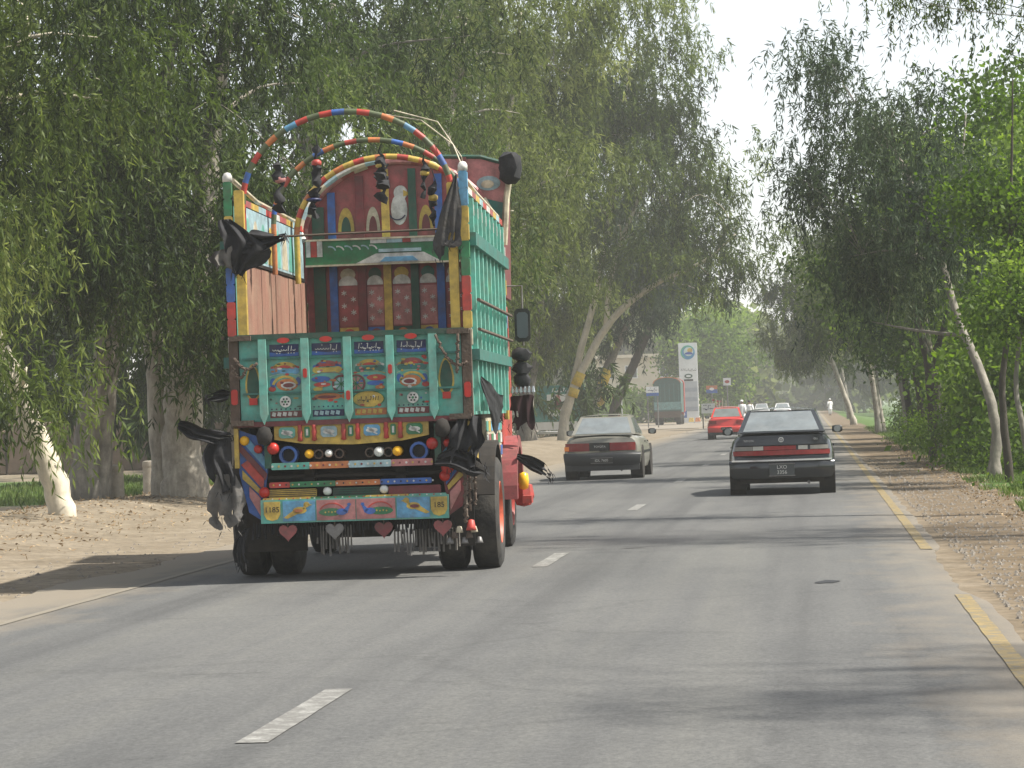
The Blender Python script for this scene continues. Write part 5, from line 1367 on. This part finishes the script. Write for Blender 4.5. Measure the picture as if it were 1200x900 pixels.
T, W, body = sedan('sedan_car', 'dusty black sedan with a full width red tail light strip, ahead in the right lane', (-.495, 46.7, .012), 0.0, BLACKCAR, 4.27, 1.69, 1.385, .95, 1.0)
yl = .085
def curved_strip(nm, T, x0, x1, z0, z1, y, mt, W, n=8, lean=.0, xt=1.0):
    vs = []; 
    for x in np.linspace(x0, x1, n):
        cv = .15 * (abs(x) / (W / 2)) ** 5
        vs += [(x, y + cv, z0), (x * xt, y + cv + lean, z1), (x * xt, y + cv + .06, z1), (x, y + cv + .06, z0)]
    fs = []
    for i in range(n - 1):
        for j in range(4): fs.append((4 * i + j, 4 * i + (j + 1) % 4, 4 * i + 4 + (j + 1) % 4, 4 * i + 4 + j)[::-1])
    fs += [(0, 1, 2, 3), (4 * n - 1, 4 * n - 2, 4 * n - 3, 4 * n - 4)]
    return MB().add(vs, fs).build(nm, mt, T, smooth=R(30))
lamp = curved_strip('tail_light', T, -.775, .775, .64, .715, .062, REDLENS, W)
curved_strip('lens_upper', lamp, -.75, -.46, .722, .785, .066, GREYLENS, W); curved_strip('lens_upper', lamp, -.455, -.29, .722, .785, .066, CLEARL, W)
curved_strip('lens_upper', lamp, .46, .75, .722, .785, .066, GREYLENS, W); curved_strip('lens_upper', lamp, .27, .42, .722, .785, .066, CLEARL, W)
curved_strip('lens_upper', lamp, -.285, .235, .722, .785, .066, REDLENS, W)
curved_strip('chrome_strip', T, -.80, .80, .545, .572, -.042, CHROME, W)
curved_strip('boot_panel', T, -.70, .70, .80, .955, .085, BLACKCAR, W, lean=.035, xt=.93)
MB().ring(0, .885, .042, .03, .078, .092, 18).box((0, .084, .895), (.05, .01, .01)).box((0, .084, .88), (.012, .01, .045)).build('badge', CHROME, T)
text_mesh('TOYOTA', .04, CHROME, T, (-.52, .088, .875)); text_mesh('GLi', .045, CHROME, T, (.55, .088, .885))
MB().box((0, .30, 1.005), (1.42, .4, .012)).build('boot_lip', BLACKCAR, T, bevel=.005)
plate(T, -.04, .405, .40, .19, ('LXO', '3356'), .082, mat('dark_plate', (.05, .055, .055), .5, .1))

T, W, body = sedan('sedan_car', 'boxy beige sedan with black bumper in the left lane', (-4.36, 60.2, .012), -.012, BEIGE, 4.2, 1.62, 1.34, .90, .93, bumperm=TRIM)
lamp = curved_strip('tail_light', T, -.77, -.26, .60, .765, .058, REDLENS, W); curved_strip('indicator', lamp, -.79, -.69, .61, .70, .050, mat('amber_lit_lens', (.8, .22, .03), .3, .1), W)
curved_strip('tail_light', T, .17, .70, .60, .765, .058, REDLENS, W)
curved_strip('boot_panel', T, -.255, .165, .60, .77, .062, BLACKP, W)
text_mesh('TOYOTA', .06, LAMPW, T, (-.04, .055, .685))
curved_strip('lower_valance', T, -.77, .77, .19, .33, -.0, TRIM, W)
plate(T, -.04, .40, .44, .11, ('IDL 7605',), .075, BLACKP)
MB().box((0, .32, .945), (1.3, .3, .012)).build('boot_lip', BEIGE, T, bevel=.005)

T, W, body = sedan('sedan_car', 'small bright red car beyond the beige one, half hidden by the black sedan', (-3.55, 122, .012), 0, REDCAR, 3.9, 1.60, 1.36, .88, .92, boot=.4)
curved_strip('tail_light', T, -.72, -.42, .66, .80, .07, REDLENS, W); curved_strip('tail_light', T, .42, .72, .66, .80, .07, REDLENS, W)
curved_strip('lower_valance', T, -.72, .72, .19, .31, -.01, TRIM, W)
plate(T, -.04, .46, .44, .11, (), .075, BLACKP)
script_marks(0, .46, .34, .06, 7, 3, -.05, WHITE, T)
T, W, body = sedan('sedan_car', 'small white car far down the road over the roof of the black sedan', (-2.5, 255, .012), 0, WHITECAR, 4.2, 1.62, 1.40, .92, .95)
curved_strip('tail_light', T, -.75, -.5, .62, .78, .06, REDLENS, W); curved_strip('tail_light', T, .5, .75, .62, .78, .06, REDLENS, W)
T, W, body = sedan('sedan_car', 'faint pale grey car in the haze left of the far white one', (-4.9, 290, .012), 0, mat('pale_grey_car_paint', (.4, .4, .4), .4, .1), 4.2, 1.62, 1.40, .92, .95)

# distant trucks
def far_truck(label, loc, rz, bodym, lowm, h, w_, arched=True, front=RED, tg=P('faded_pale_teal', (.13, .27, .26))):
    T = thing('cargo_truck', label, 'truck', loc, rz)
    hw = w_ / 2
    def outline(k): return [(-hw * k, .98), (hw * k, .98), (hw * k, h - .45)] + [(hw * k * math.cos(t), h - .45 + .45 * k * math.sin(t)) for t in np.linspace(0, math.pi, 9)[1:-1]] + [(-hw * k, h - .45)]
    c = MB().prism(outline(1), 0, 5.0).build('cargo_body', bodym, T)
    MB().prism(outline(1.06), 4.9, 6.0).build('cab_crown', front, T)
    MB().prism([(-hw * 1.02, h - .47)] + [(hw * 1.04 * math.cos(t), h - .45 + .48 * math.sin(t)) for t in np.linspace(math.pi, 0, 9)] + [(hw * 1.02, h - .47)] + [(hw * .96 * math.cos(t), h - .45 + .42 * math.sin(t)) for t in np.linspace(0, math.pi, 9)], -.05, .1).build('painted_hoop', ORANGE, c)
    for i in range(6): MB().box((-hw + w_ * (i + .5) / 6, -.025, (h - .45 + 1.85) / 2), (.06, .04, h - .5 - 1.85)).build('rib', P('faded_rib_teal', (.06, .17, .15)), c)
    MB().box((0, -.04, 1.5), (w_ * .98, .07, .62)).build('tailgate', tg, T)
    MB().box((0, .05, .82), (w_ * .94, .2, .5)).build('bumper_board', lowm, T)
    for s in (-1, 1):
        for y in (1.3, 5.2):
            MB().lathe([(.2, -.22), (.46, -.22), (.5, -.15), (.5, .15), (.46, .22), (.2, .22)], (s * (hw - .25), y, .5), 'x', 18).build('wheel', RUBBER, T)
        MB().box((s * (hw - .02), .06, 1.2), (.08, .08, .9)).build('corner_post', RUST, T)
        MB().box((s * (hw - .35), .5, .5), (.5, .03, .5)).build('mudflap', DARK, T)
    MB().box((0, 5.6, 1.2), (w_ * .95, 1.6, .9)).build('cab', front, T)
    return T
far_truck('turquoise arched cargo truck parked in front of the filling station pylon', (-11.2, 228, .0), 0, P('faded_dark_teal', (.035, .105, .095)), RUST, 3.75, 2.15)
far_truck('dark truck deep in the haze in the middle of the road', (-1.9, 500, .0), 0, P('dark_slate_paint', (.05, .07, .08)), DARK, 3.1, 2.3, tg=DARK)
far_truck('maroon truck deep in the haze at the right edge of the road', (.3, 560, .0), 0, MAROON, DARK, 2.6, 2.0, front=MAROON, tg=MAROON)
# ------------------------------------------------------------------ roadside things
PW = mat('off_white_board', (.60, .61, .60), .5, .06, 4, .15); GREYB = mat('grey_cladding', (.36, .38, .40), .5, .08, 3, .15)
pyl = thing('price_pylon', 'tall white filling station pylon with a round blue and green emblem', 'sign', (-10.55, 254, -.03))
MB().cbox((0, .2, 3.5), (1.62, .4, 6.98), .05).build('panel', PW, pyl)
MB().box((.0, -.012, 2.3), (1.5, .02, 2.6)).build('price_board', GREYB, pyl)
for i in range(6): MB().box((0, -.03, 1.2 + i * .42), (1.44, .02, .34)).build('price_row', GREYB if i % 2 else mat('slate_board', (.26, .28, .31), .5, .1), pyl)
em = MB().disc(0, 6.15, .62, .62, -.04, .0, 28).build('emblem', mat('emblem_blue', (.05, .20, .38), .4, .08), pyl)
MB().ring(0, 6.15, .62, .5, -.055, -.038, 28, a0=.6, a1=4.2).build('emblem_arc', mat('emblem_green', (.08, .33, .20), .4, .1), em)
MB().disc(.08, 6.22, .42, .40, -.05, -.038, 20).build('emblem_field', mat('emblem_pale', (.45, .55, .50), .4, .1), em)
MB().disc(.2, 6.32, .24, .2, -.062, -.048, 16).build('emblem_sun', YEL, em)
MB().prism([(-.3, 5.98), (.45, 5.95), (.4, 6.12), (.1, 6.2), (-.2, 6.12)], -.066, -.05).build('emblem_wave', mat('emblem_navy', (.02, .05, .28), .4, .1), em)
script_marks(0, 4.62, 1.4, .24, 9, 5, -.02, BLACKP, pyl)
MB().disc(0, 4.08, .36, .2, -.04, -.0, 18).build('oval_mark', DGREEN, pyl); MB().disc(.0, 4.08, .22, .09, -.055, -.035, 14).build('oval_mark', PW, pyl)
MB().box((0, -.03, 3.72), (.8, .02, .16)).build('name_strip', BLACKP, pyl)
bp_ = thing('notice_board', 'small square blue notice board at the foot of the pylon', 'sign', (-11.0, 251.5, -.03))
MB().box((0, 0, .75), (.62, .06, .62)).build('panel', BLUE, bp_); MB().disc(0, .76, .16, .16, -.04, -.028, 12).build('mark', PW, bp_)
MB().box((0, .04, .3), (.06, .05, .6)).build('post', STEEL, bp_)
for i, (x, c_) in enumerate(((-10.3, YEL), (-9.75, ORANGE))):
    t_ = thing('kerb_block', ('yellow' if i == 0 else 'orange') + ' painted concrete block beside the pylon foot', 'block', (x, 250.8, -.03))
    MB().box((0, 0, .22), (.5, .5, .44), taper=.7).build('block', c_, t_, bevel=.03)
    MB().box((0, 0, .04), (.62, .62, .09)).build('plinth', PW, t_)

bd = thing('shop_building', 'cream two storey building with a dark window behind the pylon', 'building', (-18.6, 330, 0))
WALL = mat('cream_render', (.50, .45, .34), .85, .1, 1.2, .3)
MB().box((0, 4, 3.55), (11.5, 8, 7.1)).build('wall', WALL, bd)
MB().box((0, 3.7, 7.3), (12.4, 9.2, .35)).build('roof', WALL, bd)
MB().box((0, -.25, 3.75), (11.5, .5, .22)).build('ledge', WALL, bd)
WIN = mat('dark_window_glass', (.04, .045, .05), .2, .2)
for i, x in enumerate((-4.3, -1.6, 2.3, 4.6)):
    wn = MB().box((x, -.01, 5.5), (1.25, .06, 1.3)).build('window', WIN, bd)
    MB().box((x, -.06, 6.2), (1.45, .12, .1)).box((x, -.06, 4.82), (1.5, .16, .1)).box((x - .67, -.05, 5.5), (.1, .1, 1.3)).box((x + .67, -.05, 5.5), (.1, .1, 1.3)).box((x, -.045, 5.5), (.06, .03, 1.3)).build('frame', PW, wn)
    dr = MB().box((x, -.01, 1.6), (1.9, .06, 2.7)).build('shutter', GREYB, bd)
    for k in range(9): MB().box((x, -.05, .4 + k * .29), (1.86, .03, .05)).build('slat', STEEL, dr)

def board_sign(name, label, x, y, zc, w_, h_, cols, cat='sign', posts=2, txt=None):
    t_ = thing(name, label, cat, (x, y, gh(x, y)))
    n = len(cols)
    for i, c_ in enumerate(cols):
        MB().box((0, -.002 * i, zc + h_ / 2 - h_ * (i + .5) / n), (w_, .08, h_ / n - .002)).build('panel', c_, t_)
    for s in ((-1, 1) if posts == 2 else (0,)):
        MB().tube([(s * w_ * .4, .09, -.05), (s * w_ * .4, .09, zc + h_ * .4)], .045, 8).build('post', STEEL, t_)
    if txt: script_marks(0, txt[3], w_ * .75, txt[1], 5, len(label), -.055, txt[2], t_)
    return t_
board_sign('road_sign', 'white sign with a blue lower band left of the turquoise cargo truck', -11.1, 205, 2.6, .88, .66, (PW, PW, BLUE), txt=('CNG', .26, NAVY, 2.72))
s1 = board_sign('shop_sign', 'orange and blue hanging board right of the pylon', -7.95, 236, 2.75, .9, .62, (ORANGE, BLUE), posts=1)
MB().disc(0, 2.78, .2, .12, -.06, -.04, 12).build('mark', PW, s1)
s2 = board_sign('shop_sign', 'small white board with a red mark higher than the orange one', -6.75, 238, 3.35, .62, .62, (PW,), posts=1)
MB().disc(0, 3.35, .2, .13, -.06, -.04, 10).build('mark', RED, s2)
s3 = board_sign('shop_sign', 'white hoarding with blue lettering above the red car roof', -6.4, 182, 1.35, .85, .62, (PW,), txt=('PCO', .36, NAVY, 1.38))
# flower rack above the red car
fr = thing('flower_rack', 'orange and red bunting rack beyond the red car', 'stall', (-5.75, 184, -.03))
MB().box((0, 0, .5), (.9, .5, 1.0)).build('counter', MAROON, fr)
for i in range(5): MB().tube([(-.4 + i * .2, 0, .9), (-.42 + i * .21, 0, 1.75 + .15 * (i % 2))], .02, 5).build('pole', CREAM, fr)
rq = random.Random(8)
for i in range(22):
    MB().box((rq.uniform(-.45, .45), rq.uniform(-.15, .15), rq.uniform(1.0, 1.8)), (.14, .02, .12), ry=rq.uniform(0, 3)).build('pennant', (ORANGE, RED, PINK, WHITE)[i % 4], fr)
# teal hoarding and stall on the left
hd = thing('hoarding', 'teal billboard with a framed portrait poster behind the grey trunk', 'billboard', (-12.75, 145, -.03))
MB().box((0, 0, 1.85), (3.0, .1, 1.8)).build('panel', P('sea_green_board', (.03, .20, .17)), hd)
MB().box((.1, -.06, 1.75), (1.0, .02, 1.1)).build('poster', PW, hd)
MB().disc(.15, 1.8, .2, .32, -.085, -.07, 14).build('poster_figure', MAROON, hd); MB().disc(.15, 2.14, .12, .14, -.085, -.07, 12).build('poster_figure', PINK, hd); MB().disc(-.15, 1.7, .13, .4, -.085, -.07, 12).build('poster_figure', DGREEN, hd)
script_marks(.55, 2.5, 1.5, .22, 8, 9, -.06, PW, hd)
MB().box((0, -.03, .72), (3.1, .3, .4)).build('base_board', PW, hd)
for s in (-1, 1): MB().box((s * 1.2, .06, .3), (.12, .1, .7)).build('post', RUST, hd)
bn = thing('concrete_bench', 'low white concrete bench in front of the teal hoarding', 'bench', (-12.2, 141, -.03))
MB().box((0, 0, .42), (2.2, .5, .14)).build('seat', PW, bn, bevel=.02)
for s in (-1, 0, 1): MB().box((s * .9, 0, .18), (.18, .42, .36)).build('leg', WALL, bn)
# filling station clutter beside the banded trunks
ph = thing('horn_speaker', 'round yellow horn loudspeaker on a post between the dark trunks', 'loudspeaker', (-11.55, 158, -.03))
MB().tube([(0, .1, 0), (0, .1, 2.1)], .05, 8).build('post', STEEL, ph)
MB().lathe([(.1, .1), (.14, -.05), (.3, -.22), (.42, -.3), (.44, -.28), (.3, -.18)], (0, 0, 2.05), 'y', 18).build('horn', YEL, ph, smooth=True)
MB().disc(0, 2.05, .17, .17, -.1, -.08, 14).build('throat', CREAM, ph)
for i, (x, y) in enumerate(((-11.9, 160), (-10.95, 163))):
    dm = thing('oil_drum', ('yellow oil drum under the horn loudspeaker', 'yellow oil drum beside the red and white post')[i], 'drum', (x, y, -.03))
    MB().lathe([(0, 0), (.28, 0), (.29, .03), (.28, .3), (.295, .32), (.28, .34), (.28, .6), (.295, .62), (.28, .64), (.28, .88), (.29, .9), (0, .9)], (0, 0, 0), 'z', 16).build('barrel', YEL, dm, smooth=R(30))
    MB().lathe([(0, .0), (.25, .0), (.25, .012), (0, .012)], (0, 0, .9), 'z', 14).build('lid', ORANGE, dm)
rp = thing('striped_post', 'red board with a white edge standing left of the parked cargo truck', 'post', (-12.35, 185, -.03))
MB().box((0, 0, 1.55), (.5, .1, 2.0)).build('panel', P('sign_red', (.42, .05, .05)), rp); MB().box((.33, 0, 1.5), (.12, .1, 2.6)).build('edge_post', PW, rp)
cr_ = thing('water_tank', 'small blue plastic tank at the foot of the red board', 'tank', (-12.2, 183.4, -.03))
MB().lathe([(0, 0), (.42, 0), (.45, .05), (.43, .3), (.45, .35), (.43, .6), (.45, .65), (.3, .85), (.14, .9), (0, .9)], (0, 0, 0), 'z', 16).build('tank', NAVY, cr_, smooth=R(40)); MB().lathe([(0, .0), (.15, 0), (.15, .08), (0, .09)], (0, 0, .9), 'z', 12).build('lid', BLACKP, cr_)
# stone posts and a mud wall on the left
STONE = mat('weathered_stone', (.33, .29, .23), .9, .25, 6, .5, bump=.6, bscale=18)
def stone_post(label, x, y, h, r_):
    t_ = thing('stone_post', label, 'post', (x, y, gh(x, y) - .03), rng.uniform(0, 1), 'stone marker posts')
    MB().lathe([(0, -.1), (r_ * 1.1, -.1), (r_ * 1.05, h * .3), (r_, h * .8)], (0, 0, 0), 'z', 10).build('shaft', STONE, t_, smooth=R(40))
    MB().lathe([(r_, h * .8), (r_ * 1.12, h * .84), (r_ * .98, h * .97), (r_ * .5, h), (0, h)], (0, 0, 0), 'z', 10).build('cap', STONE, t_, smooth=R(50))
stone_post('short stone post at the edge of the dirt mound right of the twin trunks', -12.0, 49.3, .62, .125)
stone_post('farther stone post standing in front of the green crop strip', -14.75, 63.6, .78, .13)
stone_post('small stone post half hidden behind the hanging rags of the truck', -10.3, 58, .6, .14)
mw = thing('mud_wall', 'long low brown mud wall across the field behind the trees', 'wall', (-30, 112, -.33), .05)
r_ = random.Random(6); pts = []
MUD = mat('brown_mud', (.17, .125, .09), .95, .3, 1.5, .5, bump=.6, bscale=4, dirtc=(.10, .08, .06))
for i in range(10):
    h = 1.9 + r_.uniform(-.2, .25)
    MB().box((-19 + i * 2.9 + 1.45, r_.uniform(-.05, .05), h / 2), (2.88, .5, h), taper=.93).build('wall_section', MUD, mw, bevel=.08)

# ------------------------------------------------------------------ people
SKIN = mat('brown_skin', (.22, .12, .075), .6, .08); HAIR = mat('black_hair', (.012, .01, .009), .6, .2)
KAMEEZ = mat('white_cotton', (.70, .70, .68), .85, .06, 5, .1); SHOE = mat('brown_sandal', (.06, .035, .02), .7, .2)
def person(label, x, y, rz, stride, h=1.7, cap=True):
    T = thing('person', label, 'person', (x, y, gh(x, y) if not (ROAD_L < x < ROAD_R) else road_z(x)), rz)
    k = h / 1.7
    me = bpy.data.meshes.new('body')
    J = [(0, 0, .92, .13), (0, 0, 1.12, .13), (0, 0, 1.34, .15), (0, 0, 1.46, .06), (0, .01, 1.53, .06), (0, .01, 1.60, .09), (0, .01, 1.67, .07)]
    E_ = [(i, i + 1) for i in range(6)]
    for s in (-1, 1):
        b = len(J)
        d = stride * s
        J += [(s * .18, 0, 1.38, .07), (s * .23, -.02 - d * .4, 1.12, .05), (s * .24, .06 - d * .7, .88, .038), (s * .24, .09 - d * .75, .79, .035)]
        E_ += [(2, b), (b, b + 1), (b + 1, b + 2), (b + 2, b + 3)]
        b = len(J)
        J += [(s * .095, 0, .86, .1), (s * .10, d * .5 + .02, .48, .075), (s * .10, d - .02, .09, .05), (s * .105, d + .12, .04, .04)]
        E_ += [(0, b), (b, b + 1), (b + 1, b + 2), (b + 2, b + 3)]
    me.from_pydata([(a * k, b * k, c * k) for a, b, c, _ in J], E_, [])
    o = link('body', me, T)
    sk = o.modifiers.new('skin', 'SKIN')
    for i, sv in enumerate(me.skin_vertices[0].data): sv.radius = (J[i][3] * k, J[i][3] * k); sv.use_root = (i == 0)
    ss = o.modifiers.new('sub', 'SUBSURF'); ss.levels = ss.render_levels = 1
    me.materials.append(SKIN)
    # long shirt and loose trousers
    n = 14; rows = [(1.44, .09, .08), (1.40, .20, .12), (1.25, .20, .135), (1.05, .185, .135), (.85, .215, .16), (.62, .25, .2 + abs(stride) * .3)]
    v = []; f = []
    for z, a, b in rows:
        for j in range(n):
            t = 2 * math.pi * j / n; w2 = 1 + (.06 * math.sin(5 * t) if z < 1 else 0); v.append((a * w2 * math.cos(t) * k, b * w2 * math.sin(t) * k, z * k))
    for i in range(len(rows) - 1):
        for j in range(n): f.append((i * n + j, (i + 1) * n + j, (i + 1) * n + (j + 1) % n, i * n + (j + 1) % n))
    MB().add(v, f).build('long_shirt', KAMEEZ, T, smooth=True)
    for s in (-1, 1):
        d = stride * s
        MB().tube([(s * .10 * k, 0, .8 * k), (s * .105 * k, d * .5 * k, .48 * k), (s * .105 * k, (d - .02) * k, .12 * k)], [.13 * k, .115 * k, .085 * k], 10).build('trouser_leg', KAMEEZ, T, smooth=True)
        MB().tube([(s * .17 * k, 0, 1.40 * k), (s * .23 * k, (-.02 - d * .4) * k, 1.12 * k), (s * .24 * k, (.06 - d * .7) * k, .9 * k)], [.085 * k, .08 * k, .07 * k], 8).build('sleeve', KAMEEZ, T, smooth=True)
        MB().box((s * .105 * k, (d + .05) * k, .03 * k), (.1, .26, .05)).build('sandal', SHOE, T, bevel=.015)
        MB().disc(s * .035 * k, 1.605 * k, .012, .008, .092 * k, .104 * k, 8).build('eye', BLACKP, T)
        MB().lathe([(0, -.03), (.02, -.02), (.024, 0), (.016, .03), (0, .035)], (s * .095 * k, .01, 1.6 * k), 'z', 6).build('ear', SKIN, T)
    MB().prism([(.1 * k, 1.60 * k), (.125 * k, 1.565 * k), (.1 * k, 1.56 * k)], -.012, .012, plane='yz').build('nose', SKIN, T)
    MB().box((0, .098 * k, 1.535 * k), (.05, .01, .01)).build('mouth', MAROON, T)
    MB().lathe([(.1, -.0), (.106, .03), (.1, .08), (.06, .115), (0, .125)] if cap else [(.1, -.03), (.105, .03), (.095, .08), (.05, .11), (0, .115)], (0, -.0, 1.61 * k), 'z', 14).build('cap' if cap else 'hair', KAMEEZ if cap else HAIR, T, smooth=True)
    return T
person('person in white shirt and trousers walking nearer to the red car', -4.62, 196, 3.0, .16)
person('person in white walking close beside the black sedan roof, right of the other walker', -4.15, 197.5, 2.8, -.13, 1.66, False)
person('lone figure in pale clothes standing far off on the right shoulder', 1.95, 300, .4, .06, 1.7)
# ------------------------------------------------------------------ the dusty air
def haze():
    m = bpy.data.materials.new('dusty_air'); m.use_nodes = True
    t = m.node_tree; t.nodes.clear()
    pv = t.nodes.new('ShaderNodeVolumePrincipled')
    pv.inputs['Color'].default_value = (.97, .98, .96, 1)
    pv.inputs['Density'].default_value = HAZE
    pv.inputs['Anisotropy'].default_value = 0.2
    o = t.nodes.new('ShaderNodeOutputMaterial')
    t.links.new(pv.outputs[0], o.inputs['Volume'])
    b = MB().box((0, 1970, 13), (5200, 4180, 28.4)).build('haze', m)
    b['kind'] = 'stuff'; b['label'] = 'pale dusty haze hanging over the whole road'
    b.display_type = 'WIRE'
HAZE = 0.0006
haze()
